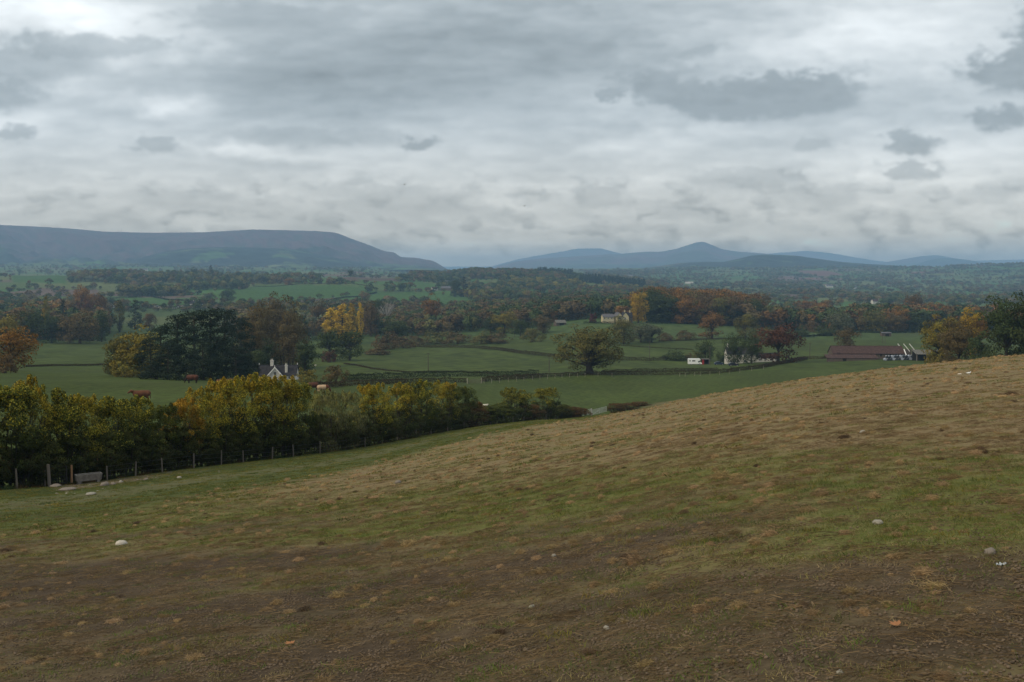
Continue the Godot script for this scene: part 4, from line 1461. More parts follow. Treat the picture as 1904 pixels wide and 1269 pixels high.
# ---------------------------------------------------------------- the tall hedge at the field's foot
func make_shrub(look: String, seed_: int) -> Dictionary:
	# six metres tall, about four and a half wide, on several stems; turning yellow from the top
	var r := RandomNumberGenerator.new()
	r.seed = seed_
	var crown := MB.new()
	var wood := MB.new()
	var blobs := []
	for s in 9:
		var a := TAU * s / 9.0 + r.randf_range(-0.3, 0.3)
		var foot := Vector3(cos(a) * 0.9 * r.randf(), -0.2, sin(a) * 0.5 * r.randf())
		var top := Vector3(foot.x * 2.2 + r.randf_range(-0.6, 0.6), r.randf_range(3.4, 5.2), foot.z * 2.0 + r.randf_range(-0.4, 0.4))
		var knee := foot.lerp(top, 0.5) + Vector3(r.randf_range(-0.2, 0.2), 0, r.randf_range(-0.2, 0.2))
		wood.tube(foot, knee, 0.06, 0.045, 5)
		wood.tube(knee, top, 0.045, 0.015, 5)
		for t in 4:
			var p := foot.lerp(top, r.randf_range(0.25, 0.9))
			wood.tube(p, p + Vector3(r.randf_range(-0.9, 0.9), r.randf_range(0.4, 1.4), r.randf_range(-0.7, 0.7)), 0.02, 0.006, 4)
	var n := 70
	for k in n:
		var y := 0.5 + 5.3 * pow(r.randf(), 0.8)
		var reach := 1.95 * sqrt(maxf(0.05, 1.0 - pow((y - 3.0) / 3.5, 2.0)))
		var a := r.randf() * TAU
		var f := sqrt(r.randf())
		blobs.append([Vector3(cos(a) * reach * f, y, sin(a) * reach * f * 0.75), Vector3(0.62, 0.5, 0.6) * r.randf_range(0.65, 1.15), r.randf()])
	# upright shoots that break the outline
	for k in 16:
		var a := r.randf() * TAU
		var q := r.randf_range(0.2, 1.5)
		blobs.append([Vector3(cos(a) * q, r.randf_range(5.0, 6.1), sin(a) * q * 0.7), Vector3(0.2, 0.42, 0.2), r.randf()])
	var many := 20000 if look != "willow" else 10000
	var per := many / blobs.size()
	for b in blobs:
		var o: Vector3 = b[0]
		var s: Vector3 = b[1]
		var out := Vector3(o.x, (o.y - 2.6) * 0.8, o.z).normalized()
		for k in per:
			var d := rdir(r)
			if d.dot(out) < -0.2 and r.randf() < 0.7:
				d = -d
			var p := o + Vector3(d.x * s.x, d.y * s.y, d.z * s.z) * (1.0 - 0.6 * pow(r.randf(), 2.0))
			var nn := (d * 0.7 + out * 0.5 + Vector3(0, 0.25, 0) + rdir(r) * 0.6).normalized()
			var t := (nn + rdir(r) * 0.9).normalized()
			var u := t.cross(rdir(r)).normalized()
			var sz := r.randf_range(0.6, 1.2)
			var green := Vector3(0.034, 0.046, 0.016)
			var turned := Vector3(0.23, 0.155, 0.02)
			var share := 0.0
			match look:
				"yellow":
					share = smoothstep(2.8, 5.8, p.y + b[2] * 2.2) * 0.75
					turned = Vector3(0.42, 0.275, 0.026).lerp(Vector3(0.36, 0.32, 0.036), b[2])
				"half":
					share = smoothstep(3.0, 6.0, p.y + b[2] * 2.4 - 0.5) * 0.4
					turned = Vector3(0.38, 0.32, 0.036)
				"orange":
					share = smoothstep(1.8, 4.0, p.y + b[2]) * 0.85
					turned = Vector3(0.42, 0.235, 0.026)
				"green":
					share = 0.22 * b[2] * smoothstep(2.0, 5.0, p.y)
					turned = Vector3(0.16, 0.13, 0.02)
				"willow":
					green = Vector3(0.085, 0.095, 0.06)
					share = 0.05
				"dark":
					green = Vector3(0.03, 0.038, 0.016)
					share = 0.08
					turned = Vector3(0.1, 0.05, 0.02)
				"bramble":
					green = Vector3(0.07, 0.04, 0.022)
					share = 0.3
					turned = Vector3(0.05, 0.055, 0.022)
			var c := green.lerp(green * Vector3(3.8, 3.3, 1.4), r.randf() * 0.45 + 0.55 * smoothstep(2.2, 5.0, p.y) * b[2])
			if r.randf() < share:
				c = turned * r.randf_range(0.75, 1.1)
			var w := r.randf_range(0.75, 1.1) * 2.4
			if look == "willow":
				crown.leaf(p, Vector3(r.randf_range(-0.3, 0.3), 1.0, r.randf_range(-0.3, 0.3)) * 0.13 * sz, u * 0.025, nn, Color(c.x * w, c.y * w, c.z * w))
			else:
				crown.leaf(p, u * 0.06 * sz, t.cross(u) * 0.038 * sz, nn, Color(minf(c.x * w, 1.0), minf(c.y * w, 1.0), minf(c.z * w, 1.0)))
	return {"crown": crown.done(), "trunk": wood.done()}

# look, bearing, top, width as they show; label
const SHRUBS := [
	["half", -70, 712, 120, "hedge tree cut off by the left edge of the view"],
	["half", 8, 716, 110, "tall green and yellow hedge tree at the left edge, above the field gate"],
	["yellow", 52, 703, 76, "hedge tree with a high yellow green top left of the trough"],
	["half", 105, 726, 84, "hedge tree with orange tipped shoots above the trough's left"],
	["yellow", 150, 733, 66, "hedge tree with gold patches above the stone trough"],
	["half", 198, 738, 80, "green hedge tree right of the stone trough"],
	["half", 246, 737, 76, "hedge tree in front of the half hidden brown cow"],
	["green", 292, 752, 70, "low green hedge tree in the dip of the hedge right of the hidden cow"],
	["orange", 334, 742, 66, "orange leaved hedge tree at the left of the tall golden group"],
	["yellow", 378, 722, 74, "golden hedge tree below the grazing red cow"],
	["yellow", 424, 701, 80, "tall golden hedge tree left of the highest one"],
	["yellow", 470, 695, 84, "highest golden hedge tree, below the white cottage's left side"],
	["yellow", 514, 701, 78, "golden hedge tree below the white cottage"],
	["half", 552, 711, 56, "yellow green hedge tree at the right end of the tall golden group"],
	["willow", 606, 724, 62, "grey green willow bush in the hedge, left of the pair"],
	["willow", 645, 728, 58, "grey green willow bush in the hedge, right of the pair"],
	["yellow", 692, 713, 60, "round golden hedge tree right of the grey willow bushes"],
	["yellow", 740, 712, 60, "golden hedge tree left of the middle of the far golden group"],
	["half", 778, 707, 66, "yellow green hedge tree in the middle of the far golden group"],
	["yellow", 824, 710, 52, "bright yellow hedge tree at the right of the far golden group"],
	["green", 856, 720, 52, "green hedge tree at the right end of the far golden group"],
	["half", 957, 722, 58, "yellow topped hedge tree standing alone left of its smaller twin"],
	["half", 1016, 722, 48, "yellow topped hedge tree nearest to the metal gates"]]
const LOW_SHRUBS := [[-40, 800, "dark"], [40, 800, "dark"], [66, 820, "dark"], [130, 808, "dark"], [178, 800, "dark"], [226, 800, "dark"], [272, 800, "dark"], [318, 795, "dark"], [362, 795, "dark"], [404, 790, "dark"], [446, 785, "dark"], [490, 785, "dark"], [534, 780, "dark"],
	[580, 770, "dark"], [628, 772, "dark"], [668, 765, "dark"], [712, 765, "dark"], [756, 760, "dark"], [800, 756, "dark"], [840, 754, "dark"], [876, 748, "bramble"], [905, 755, "green"], [930, 752, "green"], [986, 752, "bramble"], [1040, 752, "dark"], [1064, 756, "bramble"], [1078, 760, "bramble"], [1148, 750, "bramble"], [1170, 750, "bramble"], [1192, 750, "bramble"]]

const ORDER := ["first", "second", "third", "fourth", "fifth", "sixth", "seventh", "eighth", "ninth", "tenth", "eleventh", "twelfth", "thirteenth", "fourteenth", "fifteenth", "sixteenth", "seventeenth", "eighteenth", "nineteenth", "twentieth",
	"twenty-first", "twenty-second", "twenty-third", "twenty-fourth", "twenty-fifth", "twenty-sixth", "twenty-seventh", "twenty-eighth", "twenty-ninth", "thirtieth", "thirty-first", "thirty-second"]

func build_tall_hedge() -> void:
	var m := mat("shrub_leaf", lin(1.0 / 2.6, 1.0 / 2.6, 1.0 / 2.6), 0.8, true)
	m.metallic_specular = 0.2
	m.backlight_enabled = true
	m.backlight = Color(0.6, 0.6, 0.6)
	var bark := mat("bark", lin(0.05, 0.042, 0.034), 0.95)
	var made := {}
	var k := 0
	for s in SHRUBS + LOW_SHRUBS:
		var low: bool = s[1] is int and s[2] is String
		var look: String = s[2] if low else s[0]
		var px: float = s[0] if low else s[1]
		var key := "%s%d" % [look, k % (3 if look in ["yellow", "half"] else 2)]
		if not made.has(key):
			made[key] = make_shrub(look, 900 + key.hash() % 997)
		var depth := table(HEDGE, px) + (1.2 if not low else 0.5)
		var at := on_ground(px, depth)
		var top := sight(px, s[1] if low else s[2], depth)
		var tall := maxf(top.y - at.y, 1.0)
		var wide := (58.0 if low else float(s[3])) / FOC * depth * 1.3
		if low:
			wide = clampf(wide, 3.2, 5.5)
		var label: String = s[4] if not low else "%s along the tall hedge's foot, %s from the trough's end" % [{"dark": "dark low hawthorn", "bramble": "clipped brown hedge bush", "green": "low green hedge bush"}[look], ORDER[k - SHRUBS.size()]]
		var o := thing("hedge_bush" if low else "hedge_tree", label, "bush" if low else "tree", at, rng.randf_range(-0.4, 0.4) + (PI if k % 2 else 0.0), "bushes at the foot of the field hedge" if low else "")
		var size: AABB = made[key].crown.get_aabb()
		o.scale = Vector3(wide / 4.4, tall / (size.position.y + size.size.y) * 1.03, clampf(wide / 4.4, 0.75, 1.3))
		part("trunk", made[key].trunk, bark, o)
		part("crown", made[key].crown, m, o)
		k += 1
	# the tangle of dark stems and leaves that closes the hedge near the ground
	var spans := [[-120, 62, "left of the gateway"], [118, 560, "between the trough and the grey willows"], [560, 900, "under the far golden group"], [900, 1082, "up to the metal gates"]]
	for q in spans:
		var line := []
		var px: float = q[0]
		while px < q[1] + 1.0:
			line.append(on_ground(px, table(HEDGE, px) + 1.3))
			px += 20.0
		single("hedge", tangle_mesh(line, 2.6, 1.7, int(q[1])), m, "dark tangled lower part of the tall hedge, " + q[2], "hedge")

func tangle_mesh(line: Array, high: float, thick: float, seed_: int) -> ArrayMesh:
	var r := RandomNumberGenerator.new()
	r.seed = seed_
	var mb := MB.new()
	for k in line.size() - 1:
		var p: Vector3 = line[k]
		var q: Vector3 = line[k + 1]
		var long := p.distance_to(q)
		var side := (q - p).cross(Vector3.UP).normalized()
		for e in int(long * 190.0):
			var at := p.lerp(q, r.randf())
			var y := high * pow(r.randf(), 0.8) * (0.8 + 0.4 * noise_b.get_noise_2d(at.x * 14.0, at.z * 14.0))
			var out := (side * r.randf_range(-1, 1) + rdir(r) * 0.4 + Vector3.UP * 0.2).normalized()
			at += side * r.randf_range(-0.5, 0.5) * thick + Vector3.UP * y
			var t := (out + rdir(r) * 0.8).normalized()
			var u := t.cross(rdir(r)).normalized()
			var v := r.randf_range(0.7, 1.1) * 2.6
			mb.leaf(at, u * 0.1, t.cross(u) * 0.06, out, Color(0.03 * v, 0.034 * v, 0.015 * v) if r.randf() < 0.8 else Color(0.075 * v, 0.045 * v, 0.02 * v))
	return mb.done()

# ---------------------------------------------------------------- buildings
func prism(mb: MB, pts: Array, z0: float, z1: float, col := Color.WHITE) -> void:
	# a flat outline (counter-clockwise, x and y) drawn out along z
	var n := pts.size()
	var poly := PackedVector2Array()
	for p in pts:
		poly.append(p)
	var ids := Geometry2D.triangulate_polygon(poly)
	for k in range(0, ids.size(), 3):
		var a := poly[ids[k]]
		var b := poly[ids[k + 1]]
		var c := poly[ids[k + 2]]
		if (b - a).cross(c - a) < 0.0:
			var t := b
			b = c
			c = t
		mb.tri(Vector3(a.x, a.y, z1), Vector3(b.x, b.y, z1), Vector3(c.x, c.y, z1), col)
		mb.tri(Vector3(a.x, a.y, z0), Vector3(c.x, c.y, z0), Vector3(b.x, b.y, z0), col)
	for k in n:
		var a := poly[k]
		var b := poly[(k + 1) % n]
		mb.quad(Vector3(a.x, a.y, z1), Vector3(a.x, a.y, z0), Vector3(b.x, b.y, z0), Vector3(b.x, b.y, z1), col)

func box_mesh(at: Vector3, size: Vector3) -> ArrayMesh:
	var mb := MB.new()
	mb.box(at, size)
	return mb.done()

func wall_mat(called: String, c: Color) -> StandardMaterial3D:
	if mats.has(called):
		return mats[called]
	var m := mat(called, c, 0.9)
	m.albedo_texture = detail_noise(60 + called.length(), 0.03, 0.45 if called in ["red_clay_tile", "slate", "rubble_stone", "grey_sheet_roof"] else 0.68, 1.0, 5, 256)
	m.uv1_triplanar = true
	m.uv1_scale = Vector3.ONE * (0.12 if called in ["red_clay_tile", "slate", "grey_sheet_roof"] else 0.4)
	return m

func window(o: Node, at: Vector3, w: float, h: float, turn := 0.0) -> void:
	# a dark pane behind its frame, proud of the wall by a hand
	var f := MB.new()
	var b := Basis(Vector3.UP, turn)
	f.box(Vector3(0, h * 0.5, 0), Vector3(w + 0.16, 0.09, 0.12))
	f.box(Vector3(0, -h * 0.5, 0.03), Vector3(w + 0.2, 0.1, 0.18))
	f.box(Vector3(-w * 0.5 - 0.03, 0, 0), Vector3(0.1, h - 0.1, 0.12))
	f.box(Vector3(w * 0.5 + 0.03, 0, 0), Vector3(0.1, h - 0.1, 0.12))
	f.box(Vector3(0, 0, 0), Vector3(0.07, h - 0.1, 0.1))
	var win := part("window", f.done(), mat("window_frame", lin(0.6, 0.6, 0.58), 0.6), o, at)
	win.basis = b
	part("pane", box_mesh(Vector3(0, 0, -0.02), Vector3(w - 0.06, h - 0.08, 0.05)), mat("pane", lin(0.03, 0.035, 0.04), 0.15), win)

func gable_house(o: Node3D, at: Vector3, turn: float, w: float, d: float, wall_h: float, roof_h: float, wall: Material, roof: Material) -> Node3D:
	# walls with two gables at the ends of x, and a roof of two slabs that meet at the ridge
	var mb := MB.new()
	var b := Basis(Vector3.UP, turn)
	var outline := [Vector2(-d / 2, -1.5), Vector2(d / 2, -1.5), Vector2(d / 2, wall_h), Vector2(0, wall_h + roof_h), Vector2(-d / 2, wall_h)]
	prism(mb, outline, -w / 2, w / 2)
	var walls := part("wall", mb.done(), wall, o, at)
	walls.basis = b * Basis(Vector3.UP, PI / 2)
	var rb := MB.new()
	var slope := atan2(roof_h, d / 2)
	var long := sqrt(roof_h * roof_h + d * d / 4.0) + 0.45
	for s in [-1.0, 1.0]:
		var bs := Basis(Vector3.RIGHT, s * slope)
		var mid := Vector3(0, wall_h + roof_h + 0.1, 0) + bs * Vector3(0, 0, s * long * 0.5)
		rb.box(mid, Vector3(w + 0.6, 0.16, long), bs)
	rb.box(Vector3(0, wall_h + roof_h + 0.17, 0), Vector3(w + 0.62, 0.16, 0.3))
	var r := part("roof", rb.done(), roof, o, at)
	r.basis = b
	return r

func chimney(roof: Node3D, at: Vector3, w: float, h: float, m: Material) -> void:
	var mb := MB.new()
	mb.box(at, Vector3(w, h, w * 0.8))
	mb.box(at + Vector3(0, h * 0.5 - 0.15, 0), Vector3(w + 0.2, 0.2, w * 0.8 + 0.2))
	for s in [-0.25, 0.25]:
		mb.tube(at + Vector3(s * w, h * 0.5, 0), at + Vector3(s * w, h * 0.5 + 0.55, 0), 0.14, 0.11, 7)
	part("chimney", mb.done(), m, roof)

func build_buildings() -> void:
	var white := wall_mat("whitewash", lin(0.72, 0.69, 0.63))
	var cream := wall_mat("cream_render", lin(0.72, 0.62, 0.38))
	var stone := wall_mat("rubble_stone", lin(0.2, 0.16, 0.13))
	var slate := wall_mat("slate", lin(0.055, 0.052, 0.058))
	var slate_pale := wall_mat("pale_slate", lin(0.15, 0.145, 0.155))
	var tile := wall_mat("red_clay_tile", lin(0.125, 0.074, 0.064))
	var sheet := wall_mat("grey_sheet_roof", lin(0.24, 0.23, 0.2))
	# the cottage half hidden by the golden hedge
	var p := ground(516, 715, 200.0)
	p = on_ground(516, 318.0)
	var o := thing("cottage", "white gabled cottage with dark slate roof and two tall chimneys behind the golden hedge", "house", p, 0.05)
	var r := gable_house(o, Vector3.ZERO, 0.0, 12.0, 6.0, 2.0, 2.7, white, slate)
	chimney(r, Vector3(-2.0, 5.2, 0.0), 0.95, 2.3, white)
	chimney(r, Vector3(2.9, 3.4, 2.2), 0.75, 3.2, white)
	var r2 := gable_house(o, Vector3(-0.3, 0, 2.2), PI / 2, 4.0, 4.2, 1.9, 2.3, white, slate)
	# barge boards along the front gable
	var bb := MB.new()
	for s in [-1.0, 1.0]:
		var a := Vector3(-0.3, 4.42, 4.55)
		var q := Vector3(-0.3 + s * 2.5, 1.6, 4.55)
		var mid := (a + q) * 0.5
		bb.box(mid, Vector3(a.distance_to(q), 0.28, 0.08), Basis(Vector3.FORWARD, s * atan2(2.82, 2.5)))
	bb.box(Vector3(-0.3, 4.7, 4.55), Vector3(0.14, 0.9, 0.1))
	part("barge_board", bb.done(), mat("white_paint", lin(0.78, 0.78, 0.76), 0.5), o)
	window(o, Vector3(-0.3, 2.5, 4.24), 0.9, 1.0)
	window(o, Vector3(-4.0, 1.1, 3.04), 1.1, 1.0)
	window(o, Vector3(4.2, 1.1, 3.04), 1.1, 1.0)
	for s in [-6.05, 6.05]:
		part("finial", box_mesh(Vector3(s, 5.1, 0), Vector3(0.14, 0.8, 0.14)), mat("white_paint", lin(0.78, 0.78, 0.76), 0.5), o)
	# the cream house
	p = on_ground(1144, 800.0)
	o = thing("cream_house", "cream rendered house with twin gables and slate roofs beside the golden lime tree", "house", p, 0.0)
	r = gable_house(o, Vector3(-6.2, 0, 1.5), 0.15, 9.2, 6.5, 5.0, 2.2, cream, slate_pale)
	for k in 3:
		window(o, Vector3(-9.0 + k * 2.9, 3.9, 4.9 - 0.42 * (k - 1)), 1.0, 1.3, 0.15)
	r = gable_house(o, Vector3(2.2, 0, -1.0), PI / 2 + 0.15, 11.0, 5.4, 5.2, 3.2, cream, slate_pale)
	r = gable_house(o, Vector3(7.2, 0, -1.2), PI / 2 + 0.15, 9.5, 5.4, 5.4, 3.3, cream, slate)
	chimney(r, Vector3(-2.5, 9.4, 0.0), 0.9, 1.8, cream)
	r = gable_house(o, Vector3(9.6, 0, -3.0), 0.15, 8.0, 6.5, 4.8, 3.6, stone, slate)
	chimney(r, Vector3(2.5, 9.0, 0.0), 0.9, 1.8, cream)
	window(o, Vector3(2.9, 3.8, 4.6), 1.2, 1.4, 0.15)
	window(o, Vector3(2.9, 1.3, 4.6), 1.2, 1.4, 0.15)
	window(o, Vector3(7.6, 4.0, 3.7), 1.1, 1.4, 0.15)
	part("porch", box_mesh(Vector3(3.4, 5.3, 4.9), Vector3(4.6, 0.3, 1.0)), slate, o)
	# the long barn and its lean-to
	p = on_ground(1612, 436.0)
	o = thing("barn", "long low stone barn with a rusty red tiled roof in the right farmyard", "barn", p, -0.05)
	r = gable_house(o, Vector3(0.5, 0, -2.0), 0.0, 30.5, 8.5, 2.8, 2.9, stone, tile)
	for k in 6:
		part("slit_window", box_mesh(Vector3(-11.0 + 4.2 * k, 2.0, 2.28), Vector3(0.7, 0.9, 0.1)), mat("dark_opening", lin(0.012, 0.011, 0.01), 0.9), o)
	part("hatch", box_mesh(Vector3(-12.5, 2.5, 2.3), Vector3(1.6, 1.2, 0.12)), mat("dark_opening", lin(0.012, 0.011, 0.01), 0.9), o)
	var lean := MB.new()
	lean.box(Vector3(-8.0, 1.7, 5.4), Vector3(22.0, 0.16, 4.6), Basis(Vector3.RIGHT, 0.3))
	part("lean_to_roof", lean.done(), tile, o)
	part("lean_to_wall", box_mesh(Vector3(-8.0, -0.2, 7.2), Vector3(21.6, 2.4, 0.4)), stone, o)
	part("doorway", box_mesh(Vector3(-11.3, 0.2, 7.43), Vector3(1.5, 1.4, 0.1)), mat("dark_opening", lin(0.012, 0.011, 0.01), 0.9), o)
	part("rafter", box_mesh(Vector3(15.7, 4.9, 1.2), Vector3(0.3, 0.25, 5.2)), mat("white_paint", lin(0.78, 0.78, 0.76), 0.5), o).rotation.x = 0.66
	# open roof trusses beside the barn
	p = on_ground(1686, 446.0)
	o = thing("open_shed", "bare white rafters of an unroofed shed at the right end of the red barn", "shed", p, 0.0)
	for k in 3:
		var t := MB.new()
		t.box(Vector3(-2.2 + k * 2.6, 4.4, 0.0), Vector3(0.28, 4.4, 0.28), Basis(Vector3.BACK, 0.7))
		part("rafter", t.done(), mat("white_paint", lin(0.78, 0.78, 0.76), 0.5), o)
	for k in 2:
		part("post", box_mesh(Vector3(-3.0 + k * 6.0, 1.8, 0.0), Vector3(0.3, 4.6, 0.3)), mat("grey_timber", lin(0.16, 0.14, 0.12), 0.9), o)
	part("back_wall", box_mesh(Vector3(0, 1.5, -2.5), Vector3(7.0, 4.0, 0.3)), stone, o)
	# the grey shed
	p = on_ground(1730, 415.0)
	o = thing("grey_shed", "low open shed with a grey corrugated sheet roof right of the wrapped bales", "shed", p, -0.12)
	var gs := MB.new()
	for k in 34:
		gs.box(Vector3(-6.0 + k * 0.36, 3.5 + (0.05 if k % 2 else 0.0), 0), Vector3(0.36, 0.1, 7.0), Basis(Vector3.RIGHT, 0.22))
	part("roof", gs.done(), sheet, o)
	part("back_wall", box_mesh(Vector3(0, 1.2, -3.0), Vector3(12.0, 5.0, 0.25)), mat("dark_boards", lin(0.03, 0.032, 0.035), 0.9), o)
	for k in 4:
		part("post", box_mesh(Vector3(-5.8 + k * 3.87, 1.0, 3.1), Vector3(0.3, 4.0, 0.3)), mat("grey_timber", lin(0.16, 0.14, 0.12), 0.9), o)
	# wrapped bales, two high
	var film := mat("bale_film", lin(0.03, 0.036, 0.055), 0.28)
	film.metallic_specular = 0.7
	var bale := MB.new()
	for e in 14:
		var a0 := TAU * e / 14.0
		var a1 := TAU * (e + 1) / 14.0
		var q0 := Vector3(cos(a0), sin(a0), 0) * 0.62
		var q1 := Vector3(cos(a1), sin(a1), 0) * 0.62
		var f := Vector3(0, 0, 0.5)
		var k0 := Vector3(0, 0, 0.62)
		bale.quad(q0 - f, q1 - f, q1 + f, q0 + f)
		bale.quad(q0 + f, q1 + f, q1 * 0.8 + k0, q0 * 0.8 + k0)
		bale.tri(k0, q0 * 0.8 + k0, q1 * 0.8 + k0)
		bale.quad(q1 - f, q0 - f, q0 * 0.8 - k0, q1 * 0.8 - k0)
		bale.tri(-k0, q1 * 0.8 - k0, q0 * 0.8 - k0)
	var bm := bale.done()
	for row in 2:
		for k in 12 - row:
			var at := on_ground(1648.0 + k * 5.2 + row * 2.6, 421.0)
			at.y += 0.55 + row * 1.1
			var wrap := film if (k + row) % 3 else mat("bale_film_pale", lin(0.3, 0.33, 0.4), 0.4)
			var bo := single("wrapped_bale", bm, wrap, "plastic wrapped bale in the %s row of the stack before the red barn" % ["bottom", "top"][row], "bale", "wrapped bales in the %s row of the stack" % ["bottom", "top"][row])
			bo.position = at
			bo.rotation.y = rng.randf_range(-0.15, 0.15)
	# the white farmhouse behind the drooping trees
	p = on_ground(1388, 455.0)
	o = thing("farmhouse", "long white farmhouse showing between dark trees and the copper beech", "house", p, 0.0)
	r = gable_house(o, Vector3(-2.6, 0, 0), 0.0, 13.0, 6.5, 4.4, 2.6, white, slate)
	chimney(r, Vector3(-5.6, 7.5, 0), 0.8, 1.6, white)
	chimney(r, Vector3(5.2, 7.5, 0), 0.8, 1.6, white)
	gable_house(o, Vector3(9.3, 0, 0.6), 0.0, 10.6, 5.5, 2.9, 1.4, white, slate)
	for k in 4:
		window(o, Vector3(-7.4 + k * 3.1, 3.3, 3.29), 1.0, 1.2)
		window(o, Vector3(-7.4 + k * 3.1, 1.0, 3.29), 1.0, 1.2)
	for k in 4:
		window(o, Vector3(5.6 + k * 2.5, 1.6, 3.39), 0.9, 0.9)
	# houses farther off: label, bearing, depth, length, depth of house, walls, roof height, turn, wall, roof
	var far := [
		["stone house with a blue grey slate roof inside the right wood", 1500, 930, 17.0, 8.0, 5.0, 3.4, 0.1, stone, slate_pale, "house"],
		["grey roofed farm building in the trees above the green field", 831, 1980, 22.0, 9.0, 4.5, 4.0, -0.1, stone, slate_pale, "barn"],
		["stone manor house among trees near the top of the far hill", 836, 2330, 18.0, 9.0, 6.0, 4.0, 0.2, white, slate_pale, "house"],
		["white cottage left of the grey roofed farm building on the far slope", 808, 1990, 12.0, 7.0, 4.0, 3.0, 0.4, white, tile, "house"],
		["pale farm shed beyond the autumn wood, seen over the treetops", 1461, 1290, 14.0, 9.0, 4.0, 1.6, 0.0, sheet, sheet, "shed"],
		["long pale building right of the autumn wood, half hidden", 1412, 905, 9.0, 6.0, 3.2, 1.8, 0.2, white, slate_pale, "house"],
		["white house with dark roof above the caravan site, left of the pair", 353, 1395, 13.0, 7.0, 4.5, 3.4, 0.1, white, slate, "house"],
		["white gabled house above the caravan site, right of the pair", 372, 1400, 9.0, 8.0, 5.0, 4.0, 1.4, white, slate, "house"],
		["white house wall showing between dark trees left of the copper tree", 105, 1060, 6.0, 6.0, 6.0, 3.0, 1.4, white, slate, "house"],
		["long white shed roof left of the slim olive poplar", 214, 1420, 11.0, 6.0, 2.4, 1.2, 0.0, white, white, "shed"],
		["old stone field shed with an open dark front beside the maroon tree", 1041, 800, 8.5, 6.0, 2.2, 2.0, 0.35, stone, sheet, "shed"],
		["low open shelter under the trees of the right wood", 1648, 760, 7.0, 4.0, 2.4, 0.6, 0.0, stone, slate_pale, "shed"],
		["white house above the far right meadow, left of the dark trees", 1628, 1750, 14.0, 8.0, 5.0, 3.5, 0.2, white, tile, "house"],
		["white house in the right distance among the hedgerow trees", 1797, 2150, 13.0, 8.0, 5.0, 3.0, 0.3, white, slate_pale, "house"],
		["white house farthest right below the farmed hill", 1826, 2180, 12.0, 8.0, 5.0, 3.0, 1.2, white, slate_pale, "house"],
		["long white farm shed on the slope below the pointed peak", 1281, 3350, 26.0, 10.0, 5.0, 2.0, 0.0, white, white, "shed"],
		["white farmhouse on the slope left of the long white shed below the peak", 1172, 3900, 20.0, 10.0, 6.0, 4.0, 0.1, white, slate_pale, "house"],
		["white houses of a far hamlet below the red field", 1541, 3300, 24.0, 10.0, 6.0, 4.0, 0.2, white, slate_pale, "house"],
		["pale house at the right end of the far hamlet below the red field", 1588, 3250, 18.0, 10.0, 6.0, 4.0, 0.8, white, slate_pale, "house"],
		["white chimneyed house beyond the copper beech, among trees", 1559, 1220, 9.0, 7.0, 4.0, 2.4, 0.0, white, slate, "house"],
		["pale barn in the trees right of the conifer plantation", 1239, 1900, 22.0, 9.0, 4.5, 2.0, 0.0, white, slate_pale, "barn"],
		["white house at the foot of the long mountain, on the left", 271, 4300, 22.0, 12.0, 8.0, 5.0, 0.0, white, slate_pale, "house"]]
	for h in far:
		p = on_ground(h[1], h[2])
		o = thing("shed" if h[10] == "shed" else ("farm_barn" if h[10] == "barn" else "house"), h[0], h[10], p, h[7])
		r = gable_house(o, Vector3.ZERO, 0.0, h[3], h[4], h[5], h[6], h[8], h[9])
		if h[10] == "house":
			chimney(r, Vector3(h[3] * 0.4, h[5] + h[6] + 0.3, 0), 0.9, 1.6, h[8])
			for k in 3:
				window(o, Vector3((k - 1) * h[3] * 0.3, h[5] * 0.66, h[4] * 0.5 + 0.04), 1.1, 1.3)
		elif h[0].begins_with("old stone") or h[0].begins_with("low open"):
			part("doorway", box_mesh(Vector3(0.4, 0.9, h[4] * 0.5 + 0.05), Vector3(h[3] * 0.45, 1.9, 0.1)), mat("dark_opening", lin(0.012, 0.011, 0.01), 0.9), o)
	# the caravan site
	for k in 9:
		p = on_ground(283.0 + k * 8.6, 1370.0 + 26.0 * sin(k * 2.3))
		o = thing("caravan", "pale static caravan on the site left of the white houses", "caravan", p, 0.5 * sin(k * 1.7), "static caravans on the far site")
		part("body", box_mesh(Vector3(0, 1.7, 0), Vector3(8.6, 2.5, 3.0)), white if k % 3 else wall_mat("beige_panel", lin(0.5, 0.42, 0.32)), o)
		part("roof", box_mesh(Vector3(0, 3.05, 0), Vector3(8.9, 0.25, 3.3)), slate_pale if k % 2 else slate, o)
		part("window", box_mesh(Vector3(0, 2.0, 1.53), Vector3(6.0, 0.9, 0.06)), mat("pane", lin(0.03, 0.035, 0.04), 0.15), o)

# ---------------------------------------------------------------- vehicles, poles, gates, fence
func wheel(o: Node, at: Vector3, r: float) -> void:
	var t := MB.new()
	t.tube(at - Vector3(0, 0, 0.1), at + Vector3(0, 0, 0.1), r, r, 14)
	for e in 14:
		var a := TAU * e / 14.0
		var b := TAU * (e + 1) / 14.0
		for s in [-1.0, 1.0]:
			var c: Vector3 = at + Vector3(0, 0, 0.1 * s)
			var p := c + Vector3(cos(a), sin(a), 0) * r
			var q := c + Vector3(cos(b), sin(b), 0) * r
			if s > 0.0:
				t.tri(c, p, q)
			else:
				t.tri(c, q, p)
	var w := part("wheel", t.done(), mat("tyre", lin(0.02, 0.02, 0.02), 0.85), o)
	var h := MB.new()
	h.ball(at + Vector3(0, 0, 0.07), Vector3(r * 0.6, r * 0.6, 0.06), 6, 10)
	part("rim", h.done(), mat("rim", lin(0.4, 0.4, 0.4), 0.4), w)

